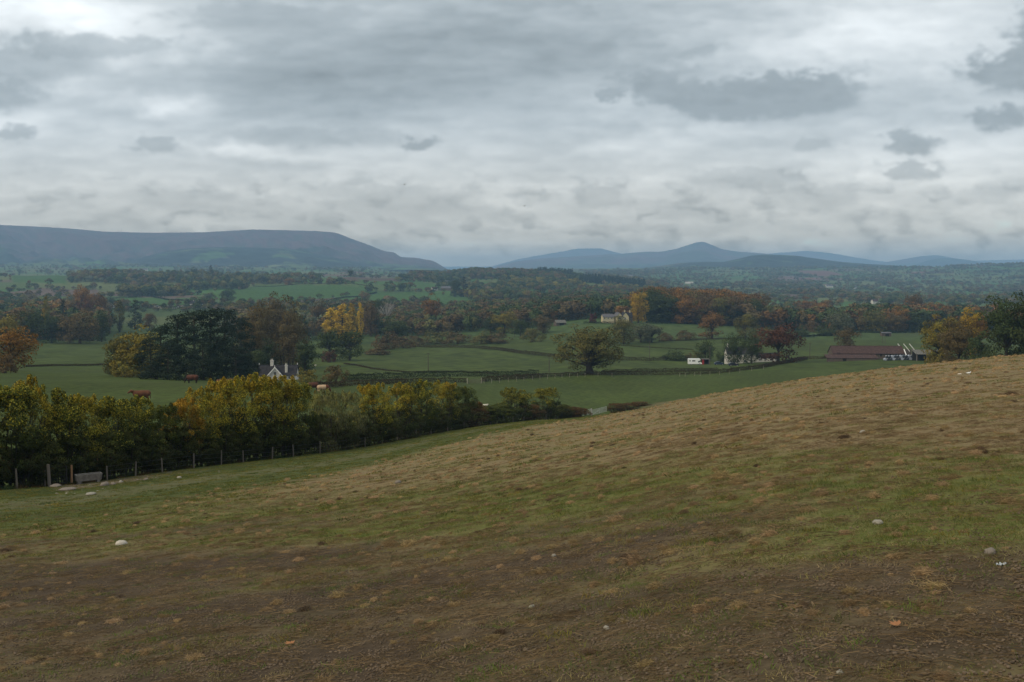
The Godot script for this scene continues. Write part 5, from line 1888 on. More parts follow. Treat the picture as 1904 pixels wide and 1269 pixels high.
func car(label: String, at: Vector3, turn: float, paint: Color, called: String, group := "") -> void:
	var o := thing("parked_car", label, "car", at, turn, group)
	var m := mat("paint_" + called, paint, 0.3)
	var mb := MB.new()
	prism(mb, [Vector2(-2.1, 0.3), Vector2(2.1, 0.3), Vector2(2.15, 0.72), Vector2(1.95, 0.92), Vector2(1.1, 1.0), Vector2(-1.9, 1.02), Vector2(-2.12, 0.8)], -0.85, 0.85)
	part("body", mb.done(), m, o)
	var cab := MB.new()
	prism(cab, [Vector2(-1.75, 1.02), Vector2(1.05, 1.0), Vector2(0.35, 1.44), Vector2(-1.2, 1.46)], -0.72, 0.72)
	part("cabin", cab.done(), mat("car_glass", lin(0.03, 0.035, 0.04), 0.08), o)
	part("roof", box_mesh(Vector3(-0.42, 1.47, 0), Vector3(1.5, 0.06, 1.36)), m, o)
	for x in [-1.3, 1.35]:
		for z in [-0.8, 0.8]:
			wheel(o, Vector3(x, 0.32, z), 0.32)
	for z in [-0.6, 0.6]:
		part("headlight", box_mesh(Vector3(2.12, 0.7, z), Vector3(0.1, 0.16, 0.34)), mat("lamp_glass", lin(0.6, 0.6, 0.58), 0.2), o)

func build_vehicles() -> void:
	var p := ground(1292, 679, 200.0)
	var o := thing("campervan", "white campervan with an over-cab bed parked on the meadow left of the farmhouse", "campervan", p, -0.06)
	var white := mat("van_white", lin(0.78, 0.79, 0.78), 0.35)
	var mb := MB.new()
	prism(mb, [Vector2(-3.1, 0.5), Vector2(1.35, 0.5), Vector2(1.35, 1.9), Vector2(2.3, 2.1), Vector2(2.5, 2.5), Vector2(2.2, 2.95), Vector2(-2.9, 2.95), Vector2(-3.1, 2.75)], -1.12, 1.12)
	part("body", mb.done(), white, o)
	var cab := MB.new()
	prism(cab, [Vector2(1.35, 0.5), Vector2(3.15, 0.5), Vector2(3.2, 1.0), Vector2(2.6, 1.2), Vector2(2.05, 1.9), Vector2(1.35, 1.9)], -0.95, 0.95)
	part("cab", cab.done(), white, o)
	part("windscreen", box_mesh(Vector3(2.36, 1.56, 0), Vector3(0.06, 0.8, 1.6)), mat("car_glass", lin(0.03, 0.035, 0.04), 0.08), o).rotation.z = 0.0
	part("cab_window", box_mesh(Vector3(1.8, 1.55, 0.97), Vector3(0.8, 0.55, 0.05)), mat("car_glass", lin(0.03, 0.035, 0.04), 0.08), o)
	part("side_window", box_mesh(Vector3(-0.6, 1.95, 1.14), Vector3(1.4, 0.55, 0.05)), mat("car_glass", lin(0.03, 0.035, 0.04), 0.08), o)
	part("side_window", box_mesh(Vector3(-2.3, 1.95, 1.14), Vector3(0.5, 0.5, 0.05)), mat("car_glass", lin(0.03, 0.035, 0.04), 0.08), o)
	for x in [-1.7, 2.2]:
		for z in [-0.9, 0.9]:
			wheel(o, Vector3(x, 0.36, z), 0.36)
	# the open stall beside it
	p = ground(1311, 678, 200.0)
	o = thing("field_shelter", "small dark open shelter with a red door post right of the campervan", "shelter", p, 0.0)
	part("back_wall", box_mesh(Vector3(0.2, 1.2, -1.6), Vector3(3.0, 2.4, 0.12)), mat("dark_boards", lin(0.03, 0.032, 0.035), 0.9), o)
	part("side_wall", box_mesh(Vector3(1.65, 1.2, -0.4), Vector3(0.12, 2.4, 2.3)), mat("dark_boards", lin(0.03, 0.032, 0.035), 0.9), o)
	part("roof", box_mesh(Vector3(0.2, 2.5, -0.3), Vector3(3.6, 0.12, 3.1)), mat("grey_timber", lin(0.16, 0.14, 0.12), 0.9), o)
	part("door", box_mesh(Vector3(-1.05, 1.15, 0.9), Vector3(0.9, 2.3, 0.1)), mat("red_paint", lin(0.3, 0.03, 0.03), 0.6), o)
	part("post", box_mesh(Vector3(1.8, 1.2, 1.0), Vector3(0.14, 2.4, 0.14)), mat("grey_timber", lin(0.16, 0.14, 0.12), 0.9), o)
	car("dark blue car parked right of the field shelter, nearest to the campervan", ground(1337, 679, 200.0), 0.1, lin(0.03, 0.05, 0.09), "blue")
	car("black car parked under the drooping trees before the farmhouse", ground(1364, 681, 200.0), 0.0, lin(0.015, 0.015, 0.025), "black")
	# poles
	var wood := mat("pole_wood", lin(0.09, 0.075, 0.06), 0.9)
	for q in [
		["wooden electricity pole in the big meadow left of the oak's hedge", 796, 691, 656], ["wooden electricity pole in the meadow left of the big oak", 1021, 692, 662],
		["wooden electricity pole in the meadow right of the big oak", 1208, 667, 634], ["wooden electricity pole beside the field shelter and parked cars", 1320, 679, 645],
		["thin pale pole beside the round olive yellow tree", 957, 628, 612], ["twin electricity pole in the right meadow, left one", 1641, 639, 622], ["twin electricity pole in the right meadow, right one", 1646, 639, 622],
		["wooden pole in the farmyard left of the red barn", 1506, 668, 638], ["pale tall pole in the wood behind the maroon tree", 1098, 598, 566], ["thin pale pole left of the cream house", 1124, 596, 560], ["short pale pole above the bush row", 869, 616, 600]]:
		var at := ground(q[1], q[2], 200.0)
		var top := sight(q[1], q[3], -at.z)
		var h := top.y - at.y
		var po := thing("electricity_pole", q[0], "pole", at, 0.3)
		var t := MB.new()
		t.tube(Vector3(0, -0.5, 0), Vector3(0, h, 0), 0.17, 0.12, 8)
		part("shaft", t.done(), wood, po)
		part("crossarm", box_mesh(Vector3(0, h - 0.35, 0.16), Vector3(1.6, 0.12, 0.1)), wood, po)
	# masts on the mountain
	for s in [219, 225.5]:
		var at := sight(s, 433, 7500.0)
		var mo := thing("radio_mast", "thin radio mast on the crest of the long mountain, %s" % ("left one of two" if s < 222 else "right one of two"), "mast", at, 0.0)
		var t := MB.new()
		t.tube(Vector3(0, -6, 0), Vector3(0, 30, 0), 1.0, 0.5, 5)
		part("shaft", t.done(), mat("mast_steel", lin(0.1, 0.1, 0.11), 0.6), mo)

func gate(label: String, at: Vector3, turn: float, long: float, steel: Material, leaning := 0.0) -> void:
	var o := thing("field_gate", label, "gate", at, turn)
	for k in 6:
		var t := MB.new()
		t.tube(Vector3(0, 0.2 + k * 0.2, 0), Vector3(long, 0.2 + k * 0.2 + leaning, 0), 0.028, 0.028, 6)
		part("bar", t.done(), steel, o)
	for x in [0.0, long * 0.5, long]:
		var t := MB.new()
		t.tube(Vector3(x, 0.15 + leaning * x / long, 0), Vector3(x, 1.25 + leaning * x / long, 0), 0.035, 0.035, 6)
		part("upright", t.done(), steel, o)
	var d := MB.new()
	d.tube(Vector3(0.05, 0.2, 0.04), Vector3(long * 0.5, 1.2, 0.04), 0.025, 0.025, 6)
	part("brace", d.done(), steel, o)

func post_mesh(h: float, r: float, seed_: int) -> ArrayMesh:
	var t := MB.new()
	var lean := Vector3(0.05 * sin(seed_ * 2.1), 0, 0.05 * cos(seed_ * 3.3))
	t.tube(Vector3(0, -0.4, 0), Vector3(0, h, 0) + lean, r, r * 0.9, 7)
	var c := Vector3(0, h, 0) + lean
	for e in 7:
		var a := TAU * e / 7.0
		var b := TAU * (e + 1) / 7.0
		t.tri(c + Vector3(0, 0.02, 0), c + Vector3(cos(b), 0, sin(b)) * r * 0.9, c + Vector3(cos(a), 0, sin(a)) * r * 0.9)
	return t.done()

func fence(label: String, spots: Array, h: float, wood: Material) -> void:
	var at: Vector3 = spots[0]
	var o := thing("post_and_wire_fence", label, "fence", at, 0.0)
	var kinds := []
	for k in 5:
		kinds.append(post_mesh(h * (0.92 + 0.04 * k), 0.055, k))
	var k := 0
	for s in spots:
		part("post", kinds[k % 5], wood, o, s - at)
		k += 1
	for level in [0.3, 0.6, 0.9]:
		var t := MB.new()
		for j in spots.size() - 1:
			t.tube(spots[j] - at + Vector3(0, h * level, 0.06), spots[j + 1] - at + Vector3(0, h * level, 0.06), 0.006, 0.006, 3)
		part("wire", t.done(), mat("wire", lin(0.12, 0.12, 0.12), 0.5), o)

func build_fences() -> void:
	var grey := mat("fence_timber", lin(0.13, 0.11, 0.09), 0.9)
	var fresh := mat("fresh_timber", lin(0.3, 0.17, 0.09), 0.85)
	var spots := []
	var px := 192.0
	while px < 1076.0:
		var d := table(HEDGE, px) - 1.7
		spots.append(on_ground(px, d))
		px += 2.0 / d * FOC * (0.95 + 0.15 * sin(px))
	fence("grey post and wire fence along the foot of the tall golden hedge", spots, 1.0, grey)
	spots = []
	for q in [[900, 712], [914, 711.4], [929, 710.6], [945, 709.7], [960, 708.6], [974, 707.3], [990, 705.6], [1004, 704.4], [1018, 703.5], [1032, 702.3], [1045, 701.4], [1059, 700.6], [1074, 700.2], [1088, 699.7], [1112, 699.5], [1138, 699.4]]:
		spots.append(ground(q[0], q[1] + 1.5, 150.0))
	fence("pale fence posts in front of the trimmed brown hedge left of the oak", spots, 1.35, mat("pale_post", lin(0.3, 0.27, 0.22), 0.9))
	spots = []
	for q in [[1264, 699], [1274, 699], [1292, 698], [1302, 698], [1320, 697], [1338, 696], [1356, 695], [1376, 692], [1398, 689], [1420, 686]]:
		spots.append(ground(q[0], q[1] + 1.5, 150.0))
	fence("pale fence posts in front of the trimmed brown hedge right of the oak", spots, 1.35, mat("pale_post", lin(0.3, 0.27, 0.22), 0.9))
	# the gateway in the tall hedge, left of the trough
	var near := on_ground(84, 59.0)
	o_post("weathered thick gate post left of the gateway in the tall hedge", near, 1.35, 0.1, grey)
	o_post("leaning grey fence post farthest left under the tall hedge", on_ground(23, 58.0), 1.2, 0.06, grey)
	o_post("thin grey post just left of the thick gate post", on_ground(75, 60.0), 1.0, 0.05, grey)
	o_post("reddish new timber post left of the stone trough", on_ground(125, 61.0), 1.2, 0.07, fresh)
	o_post("thin post behind the stone trough, left one", on_ground(160, 64.5), 1.3, 0.04, grey)
	o_post("reddish thin post behind the stone trough, right one", on_ground(176, 64.5), 1.5, 0.05, fresh)
	gate("dark field gate in the gateway left of the stone trough", on_ground(86, 60.5), -0.05, 1.0, mat("dark_steel", lin(0.03, 0.028, 0.026), 0.7))
	# metal gates at the far corner of the field
	var steel := mat("galvanised_steel", lin(0.42, 0.43, 0.45), 0.45)
	steel.metallic = 0.4
	gate("galvanised gate at the far corner of the field, left leaf of the pair", on_ground(1084.5, 205.0) + Vector3(0, 0.1, 0), 0.0, 1.8, steel, 0.35)
	gate("galvanised gate at the far corner of the field, right leaf of the pair", on_ground(1102, 210.0) + Vector3(0, 0.1, 0), 0.0, 3.0, steel, 0.7)
	o_post("wide pale gate post between the two galvanised gates", on_ground(1101, 208.0), 1.75, 0.14, mat("pale_post", lin(0.3, 0.27, 0.22), 0.9))
	gate("small grey gate between the two trimmed hedges left of the oak", ground(871, 714, 150.0), 0.0, 4.0, grey)
	o_post("pale gate post at the left of the small gate", ground(869, 714, 150.0), 1.6, 0.14, mat("pale_post", lin(0.3, 0.27, 0.22), 0.9))
	o_post("pale gate post at the right of the small gate", ground(895, 713, 150.0), 1.6, 0.14, mat("pale_post", lin(0.3, 0.27, 0.22), 0.9))

func o_post(label: String, at: Vector3, h: float, r: float, m: Material) -> void:
	var o := single("fence_post", post_mesh(h, r, int(at.x * 10.0)), m, label, "post")
	o.position = at

# ---------------------------------------------------------------- trough, stones, litter
func build_small() -> void:
	var m := wall_mat("trough_stone", lin(0.24, 0.215, 0.185))
	var at := on_ground(157, 60.5)
	var o := thing("stone_trough", "weathered grey stone water trough on two short feet below the hedge", "trough", at, 0.62)
	o.scale = Vector3.ONE * 0.9
	var b := MB.new()
	var y0 := 0.22
	var y1 := 0.66
	# a tapered box with a hollow
	var out_lo := [Vector3(-0.78, y0, 0.24), Vector3(0.78, y0, 0.24), Vector3(0.78, y0, -0.24), Vector3(-0.78, y0, -0.24)]
	var out_hi := [Vector3(-0.84, y1, 0.31), Vector3(0.84, y1, 0.31), Vector3(0.84, y1, -0.31), Vector3(-0.84, y1, -0.31)]
	var in_hi := [Vector3(-0.74, y1, 0.21), Vector3(0.74, y1, 0.21), Vector3(0.74, y1, -0.21), Vector3(-0.74, y1, -0.21)]
	var in_lo := [Vector3(-0.72, y0 + 0.1, 0.18), Vector3(0.72, y0 + 0.1, 0.18), Vector3(0.72, y0 + 0.1, -0.18), Vector3(-0.72, y0 + 0.1, -0.18)]
	for k in 4:
		var j := (k + 1) % 4
		b.quad(out_lo[k], out_lo[j], out_hi[j], out_hi[k])
		b.quad(out_hi[k], out_hi[j], in_hi[j], in_hi[k])
		b.quad(in_hi[k], in_hi[j], in_lo[j], in_lo[k])
	b.quad(in_lo[0], in_lo[1], in_lo[2], in_lo[3])
	b.quad(out_lo[3], out_lo[2], out_lo[1], out_lo[0])
	part("basin", b.done(), m, o)
	part("foot", box_mesh(Vector3(-0.6, 0.08, 0), Vector3(0.2, 0.3, 0.46)), m, o)
	part("foot", box_mesh(Vector3(0.6, 0.08, 0), Vector3(0.2, 0.3, 0.46)), m, o)
	part("water", box_mesh(Vector3(0, y0 + 0.2, 0), Vector3(1.42, 0.02, 0.34)), mat("dark_water", lin(0.01, 0.012, 0.012), 0.05), o)
	# stones
	var rock := wall_mat("field_stone", lin(0.25, 0.21, 0.17))
	var pale := wall_mat("pale_stone", lin(0.36, 0.33, 0.27))
	var shapes := []
	for k in 5:
		var s := MB.new()
		s.ball(Vector3(k * 1.3, 0, k * 0.7) * 0.0, Vector3(1.0, 0.62, 0.8), 8, 10, 0.05 + 0.02 * k)
		shapes.append(s.done())
	var listed := [
		["white stone lying in the left part of the field", 225, 1014, 0.11, wall_mat("white_stone", lin(0.62, 0.56, 0.47))], ["pale stone at the edge of the hedge strip right of the trough", 333, 890, 0.15, pale],
		["pale stone in the tan grass in the middle of the field", 740, 899, 0.1, rock], ["pale flat stone in the grass at the right of the field", 1605, 806, 0.07, pale],
		["round stone right behind the trough's right end", 194, 904, 0.26, rock], ["small pale stone right of the round stone by the trough", 210, 902, 0.17, rock],
		["small pale stone along the hedge right of the trough's stones", 224, 898, 0.15, pale], ["stone by the hedge left of the pale stone", 271, 893, 0.13, rock],
		["flat stone slab in front of the trough's left end", 126, 913, 0.42, rock], ["flat stone slab in front of the trough's right end", 168, 921, 0.25, pale],
		["long stone sill lying in the gateway left of the trough", 103, 906, 0.4, rock], ["small stone in the bare soil at the lower right", 1562, 1253, 0.022, pale],
		["small pale pebble in the bare soil low in the middle of the field", 989, 1130, 0.03, pale], ["small pebble in the soil low right of the middle", 1128, 1170, 0.025, pale],
		["pale pebble in the grass near the middle of the field", 1030, 1035, 0.03, pale], ["pale stone in the grass in the right middle of the field", 1633, 975, 0.05, pale],
		["pale stone in the lower right grass near the plastic scrap", 1842, 1030, 0.05, rock]]
	for q in listed:
		var st := single("stone", shapes[int(q[1]) % 5], q[4], q[0], "stone")
		st.position = ground(q[1], q[2]) + Vector3(0, q[3] * 0.2, 0)
		st.scale = Vector3.ONE * q[3]
		if q[0].begins_with("flat") or q[0].begins_with("long"):
			st.scale.y *= 0.35
		st.rotation.y = q[1] * 1.3
	var r := RandomNumberGenerator.new()
	r.seed = 404
	for k in 90:
		var f := pow(r.randf(), 1.5)
		var px := lerpf(105.0, 420.0, f)
		var base := ground(px, lerpf(918.0, 876.0, f) + r.randf_range(-7.0, 6.0))
		var st := single("rubble_stone", shapes[k % 5], rock if k % 3 else pale, "small loose rubble stone in the line along the foot of the tall hedge", "stone", "loose rubble stones along the hedge")
		st.position = base - Vector3(0, 0.02, 0)
		st.scale = Vector3(1.0, r.randf_range(0.5, 1.0), 1.0) * r.randf_range(0.04, 0.11)
		st.rotation.y = r.randf() * TAU
	# litter and leaves
	var scrap := MB.new()
	var pts := []
	for k in 9:
		pts.append(Vector3(-0.1 + 0.025 * k, 0.02 + 0.018 * sin(k * 1.9), 0.012 * sin(k * 2.7)))
	for k in 8:
		var w := 0.028 * sin(PI * (k + 0.7) / 9.0)
		var w2 := 0.028 * sin(PI * (k + 1.7) / 9.0)
		scrap.quad(pts[k] + Vector3(0, 0, w), pts[k + 1] + Vector3(0, 0.01, w2), pts[k + 1] + Vector3(0, 0.02, -w2), pts[k] + Vector3(0, 0.03, -w))
	var so := single("plastic_scrap", scrap.done(), mat("torn_plastic", lin(0.36, 0.39, 0.42), 0.45), "torn strip of pale plastic lying in the grass at the right edge", "litter")
	so.position = ground(1862, 1053)
	so.rotation.y = 0.25
	so.scale = Vector3.ONE * 0.42
	for q in [["orange fallen leaf on the bare soil at the lower right", 1670, 1167], ["orange fallen leaf on the soil low in the middle left of the field", 540, 1201]]:
		var lf := MB.new()
		for k in 5:
			var a := -1.0 + 0.5 * k
			var d := Vector3(sin(a), 0.25 + 0.1 * sin(k * 2.0), -cos(a)) * 0.05
			lf.leaf(d * 0.5, d * 0.55, Vector3(cos(a), 0.1, sin(a)) * 0.014, Vector3.UP, Color.WHITE)
		lf.tube(Vector3.ZERO, Vector3(0.01, 0.02, 0.06), 0.002, 0.001, 4)
		var lo := single("fallen_leaf", lf.done(), mat("dry_leaf", lin(0.3, 0.13, 0.05), 0.7), q[0], "leaf")
		lo.position = ground(q[1], q[2]) + Vector3(0, 0.01, 0)
		lo.rotation.y = 0.5
	for q in [["white gull standing on the field's crest at the upper right", 1802, 697, 0.32], ["pale feed sack lying on the field's crest left of the white gull", 1785, 697, 0.0]]:
		var mb := MB.new()
		var gp := ground(q[1], q[2])
		if q[3] > 0.0:
			mb.ball(Vector3(0, 0.2, 0), Vector3(0.2, 0.1, 0.1), 8, 10)
			mb.ball(Vector3(0.19, 0.33, 0), Vector3(0.06, 0.055, 0.05), 6, 8)
			mb.tube(Vector3(0.13, 0.22, 0), Vector3(0.19, 0.32, 0), 0.06, 0.045, 7)
			mb.tube(Vector3(0.24, 0.33, 0), Vector3(0.31, 0.31, 0), 0.015, 0.004, 5)
			mb.tube(Vector3(-0.15, 0.21, 0), Vector3(-0.34, 0.2, 0), 0.05, 0.015, 6)
			for s in [-0.04, 0.04]:
				mb.tube(Vector3(0.02, -0.03, s), Vector3(0.02, 0.14, s), 0.008, 0.01, 5)
			var go := single("gull", mb.done(), mat("white_feather", lin(0.75, 0.75, 0.73), 0.7), q[0], "bird")
			go.position = gp
			go.scale = Vector3.ONE * 0.32
		else:
			mb.ball(Vector3(0, 0.1, 0), Vector3(0.36, 0.14, 0.2), 8, 12, 0.12)
			var go := single("feed_sack", mb.done(), mat("sack", lin(0.6, 0.52, 0.42), 0.8), q[0], "sack")
			go.position = gp
			go.scale = Vector3.ONE * 0.22
	# two birds on the wing
	for q in [["small dark bird flying high over the long mountain's end", 752, 343, 140.0, 0.5], ["small dark bird flying over the gap between the mountains", 975, 383, 160.0, -0.6]]:
		var mb := MB.new()
		mb.ball(Vector3.ZERO, Vector3(0.06, 0.05, 0.17), 6, 8)
		for s in [-1.0, 1.0]:
			mb.leaf(Vector3(0.16 * s, 0.05, 0), Vector3(0.17, 0.05 * s, 0), Vector3(0, 0, 0.06), Vector3.UP, Color.WHITE)
			mb.leaf(Vector3(0.36 * s, 0.05, 0.04), Vector3(0.15, -0.05 * s, 0.05 * s), Vector3(0, 0, 0.035), Vector3.UP, Color.WHITE)
		mb.leaf(Vector3(0, 0, 0.22), Vector3(0.05, 0, 0), Vector3(0, 0, 0.09), Vector3.UP, Color.WHITE)
		var bo := single("bird", mb.done(), mat("dark_feather", lin(0.015, 0.015, 0.016), 0.8), q[0], "bird")
		bo.position = sight(q[1], q[2], q[3])
		bo.rotation = Vector3(0.1, q[4], 0.2)

# ---------------------------------------------------------------- cattle
func body_mesh(bones: Array, cell: float, blend: float, paint: Callable) -> ArrayMesh:
	# tapered capsules joined by a smooth minimum, meshed as surface nets
	var lo := Vector3.ONE * 1e9
	var hi := -lo
	for b in bones:
		var m: float = maxf(b[2], b[3]) + cell * 2.0
		for e in 2:
			lo = lo.min(b[e] - Vector3.ONE * m)
			hi = hi.max(b[e] + Vector3.ONE * m)
	var n := Vector3i(((hi - lo) / cell).ceil()) + Vector3i.ONE
	var field := PackedFloat32Array()
	field.resize(n.x * n.y * n.z)
	for z in n.z:
		for y in n.y:
			for x in n.x:
				var p := lo + Vector3(x, y, z) * cell
				var d := 1e9
				for b in bones:
					var a: Vector3 = b[0]
					var ab: Vector3 = b[1] - a
					var t := clampf((p - a).dot(ab) / maxf(ab.length_squared(), 1e-6), 0.0, 1.0)
					var e := p.distance_to(a + ab * t) - lerpf(b[2], b[3], t)
					var h := clampf(0.5 + 0.5 * (d - e) / blend, 0.0, 1.0)
					d = lerpf(d, e, h) - blend * h * (1.0 - h) if d < 1e8 else e
				field[(z * n.y + y) * n.x + x] = d
	var mb := MB.new()
	var ids := {}
	var corner := [Vector3i(0, 0, 0), Vector3i(1, 0, 0), Vector3i(0, 1, 0), Vector3i(1, 1, 0), Vector3i(0, 0, 1), Vector3i(1, 0, 1), Vector3i(0, 1, 1), Vector3i(1, 1, 1)]
	var edges := [[0, 1], [2, 3], [4, 5], [6, 7], [0, 2], [1, 3], [4, 6], [5, 7], [0, 4], [1, 5], [2, 6], [3, 7]]
	for z in n.z - 1:
		for y in n.y - 1:
			for x in n.x - 1:
				var v := []
				var neg := 0
				for c in corner:
					var f := field[((z + c.z) * n.y + y + c.y) * n.x + x + c.x]
					v.append(f)
					neg += 1 if f < 0.0 else 0
				if neg == 0 or neg == 8:
					continue
				var sum := Vector3.ZERO
				var cnt := 0
				for e in edges:
					var f0: float = v[e[0]]
					var f1: float = v[e[1]]
					if (f0 < 0.0) != (f1 < 0.0):
						sum += Vector3(corner[e[0]]).lerp(Vector3(corner[e[1]]), f0 / (f0 - f1))
						cnt += 1
				var g := Vector3(v[1] + v[3] + v[5] + v[7] - v[0] - v[2] - v[4] - v[6], v[2] + v[3] + v[6] + v[7] - v[0] - v[1] - v[4] - v[5], v[4] + v[5] + v[6] + v[7] - v[0] - v[1] - v[2] - v[3])
				var p := lo + (Vector3(x, y, z) + sum / cnt) * cell
				ids[Vector3i(x, y, z)] = mb.v.size()
				mb.v.append(p)
				mb.n.append(g.normalized())
				mb.c.append(paint.call(p))
	var axes := [Vector3i(1, 0, 0), Vector3i(0, 1, 0), Vector3i(0, 0, 1)]
	for cell_ in ids.keys():
		for a in 3:
			var u: Vector3i = axes[(a + 1) % 3]
			var w: Vector3i = axes[(a + 2) % 3]
			var q: Vector3i = cell_
			if not (ids.has(q - u) and ids.has(q - w) and ids.has(q - u - w)):
				continue
			var s: Vector3i = q + axes[a]
			if s.x >= n.x or s.y >= n.y or s.z >= n.z:
				continue
			var f0 := field[(q.z * n.y + q.y) * n.x + q.x]
			var f1 := field[(s.z * n.y + s.y) * n.x + s.x]
			if (f0 < 0.0) == (f1 < 0.0):
				continue
			var k := [ids[q], ids[q - u], ids[q - u - w], ids[q - w]]
			if f0 < 0.0:
				k = [k[0], k[3], k[2], k[1]]
			mb.i.append_array([k[0], k[1], k[2], k[0], k[2], k[3]])
	return mb.done()

func cow_bones(grazing: bool) -> Array:
	var b := [
		[Vector3(-0.72, 1.08, 0), Vector3(0.0, 1.0, 0), 0.34, 0.42], [Vector3(0.0, 1.0, 0), Vector3(0.62, 1.04, 0), 0.42, 0.36], [Vector3(-0.75, 1.28, 0), Vector3(0.6, 1.3, 0), 0.13, 0.15],
		[Vector3(0.0, 0.84, 0), Vector3(0.45, 0.82, 0), 0.3, 0.26], [Vector3(-0.86, 1.28, 0), Vector3(-1.0, 0.7, 0), 0.045, 0.03], [Vector3(-1.0, 0.7, 0), Vector3(-0.99, 0.45, 0), 0.03, 0.06]]
	for s in [-1.0, 1.0]:
		b.append([Vector3(0.55, 0.85, 0.17 * s), Vector3(0.58, 0.42, 0.17 * s), 0.15, 0.075])
		b.append([Vector3(0.58, 0.42, 0.17 * s), Vector3(0.56, 0.06, 0.17 * s), 0.075, 0.07])
		b.append([Vector3(-0.66, 1.0, 0.2 * s), Vector3(-0.56, 0.68, 0.2 * s), 0.24, 0.13])
		b.append([Vector3(-0.56, 0.68, 0.2 * s), Vector3(-0.74, 0.45, 0.2 * s), 0.11, 0.075])
		b.append([Vector3(-0.74, 0.45, 0.2 * s), Vector3(-0.68, 0.06, 0.2 * s), 0.07, 0.07])
	if grazing:
		b.append([Vector3(0.7, 1.1, 0), Vector3(1.12, 0.62, 0), 0.25, 0.15])
		b.append([Vector3(1.12, 0.62, 0), Vector3(1.3, 0.16, 0), 0.14, 0.09])
		for s in [-1.0, 1.0]:
			b.append([Vector3(1.12, 0.64, 0.12 * s), Vector3(1.06, 0.6, 0.28 * s), 0.05, 0.03])
	else:
		b.append([Vector3(0.65, 1.15, 0), Vector3(1.12, 1.42, 0), 0.26, 0.15])
		b.append([Vector3(1.12, 1.42, 0), Vector3(1.5, 1.22, 0), 0.15, 0.09])
		for s in [-1.0, 1.0]:
			b.append([Vector3(1.1, 1.48, 0.12 * s), Vector3(1.04, 1.5, 0.3 * s), 0.05, 0.03])
	return b

func build_cattle() -> void:
	var hide := mat("cow_hide", Color.WHITE, 0.75, true)
	var red := body_mesh(cow_bones(true), 0.055, 0.1, func(p: Vector3) -> Color: return Color(0.075, 0.028, 0.018) if p.y > 0.55 and p.x < 0.85 else Color(0.022, 0.012, 0.01))
	var brown := body_mesh(cow_bones(false), 0.055, 0.1, func(p: Vector3) -> Color: return Color(0.11, 0.045, 0.022) if p.y > 0.5 else Color(0.05, 0.025, 0.016))
	var pied := body_mesh(cow_bones(true), 0.055, 0.1, func(p: Vector3) -> Color: return Color(0.42, 0.29, 0.18) if p.x < 0.42 and p.y > 0.4 else Color(0.1, 0.032, 0.018))
	var ewe := body_mesh([[Vector3(-0.35, 0.62, 0), Vector3(0.3, 0.62, 0), 0.26, 0.26], [Vector3(0.35, 0.68, 0), Vector3(0.62, 0.8, 0), 0.15, 0.1], [Vector3(0.6, 0.82, 0), Vector3(0.8, 0.72, 0), 0.1, 0.06],
		[Vector3(0.25, 0.5, 0.13), Vector3(0.25, 0.04, 0.13), 0.07, 0.04], [Vector3(0.25, 0.5, -0.13), Vector3(0.25, 0.04, -0.13), 0.07, 0.04], [Vector3(-0.35, 0.5, 0.13), Vector3(-0.36, 0.04, 0.13), 0.08, 0.04], [Vector3(-0.35, 0.5, -0.13), Vector3(-0.36, 0.04, -0.13), 0.08, 0.04]],
		0.04, 0.08, func(p: Vector3) -> Color: return Color(0.55, 0.5, 0.4) if p.x < 0.58 and p.y > 0.3 else Color(0.3, 0.27, 0.22))
	for q in [
		["dark red cow grazing with its head down, in front of the pines", 357, 713, red, PI, 1.0],
		["brown cow standing behind the hedge, only its back showing", 263, 749, brown, PI + 0.5, 1.0],
		["cream and red cow turned away behind the hedge right of the cottage", 601, 732, pied, 0.3, 1.0],
		["dark brown cow behind the cream and red one, only its head end showing", 582, 727, red, 0.15, 1.0],
		["brown cow almost hidden by the golden hedge tops left of the cottage", 415, 724, brown, 0.2, 1.0]]:
		var o := single("cow", q[3], hide, q[0], "cow")
		o.position = ground(q[1], q[2], table(HEDGE, q[1]) * 1.3)
		o.rotation.y = q[4]
		o.scale = Vector3.ONE * 1.15
	for q in [["white sheep standing behind the low part of the hedge", 902, 760, 0.4], ["white sheep grazing on the strip left of the golden poplars", 578, 629, 2.0], ["white sheep lying near the track above the small fruit tree", 586, 682, 1.0]]:
		var o := single("sheep", ewe, hide, q[0], "sheep")
		o.position = ground(q[1], q[2], table(HEDGE, q[1]) * 1.1)
		o.rotation.y = q[3]
		o.scale = Vector3.ONE * 0.95

# ---------------------------------------------------------------- what grows and lies on the near field
func blade(mb: MB, foot: Vector3, dir: Vector3, long: float, w: float, bend: Vector3, col: Color) -> void:
	var side := dir.cross(Vector3(0.3, 0.1, 1.0)).normalized() * w
	var m := foot + dir * long * 0.55 + bend * 0.35
	var t := foot + dir * long + bend
	var face := (foot + side - foot).cross(t - foot).normalized()
	if face.y < 0.0:
		side = -side
		face = -face
	var k := mb.v.size()
	mb.v.append(foot - side)
	mb.v.append(foot + side)
	mb.v.append(m - side * 0.8)
	mb.v.append(m + side * 0.8)
	mb.v.append(t)
	for e in 5:
		mb.n.append(face)
		mb.c.append(col)
	mb.i.append_array([k, k + 3, k + 1, k, k + 2, k + 3, k + 2, k + 4, k + 3])

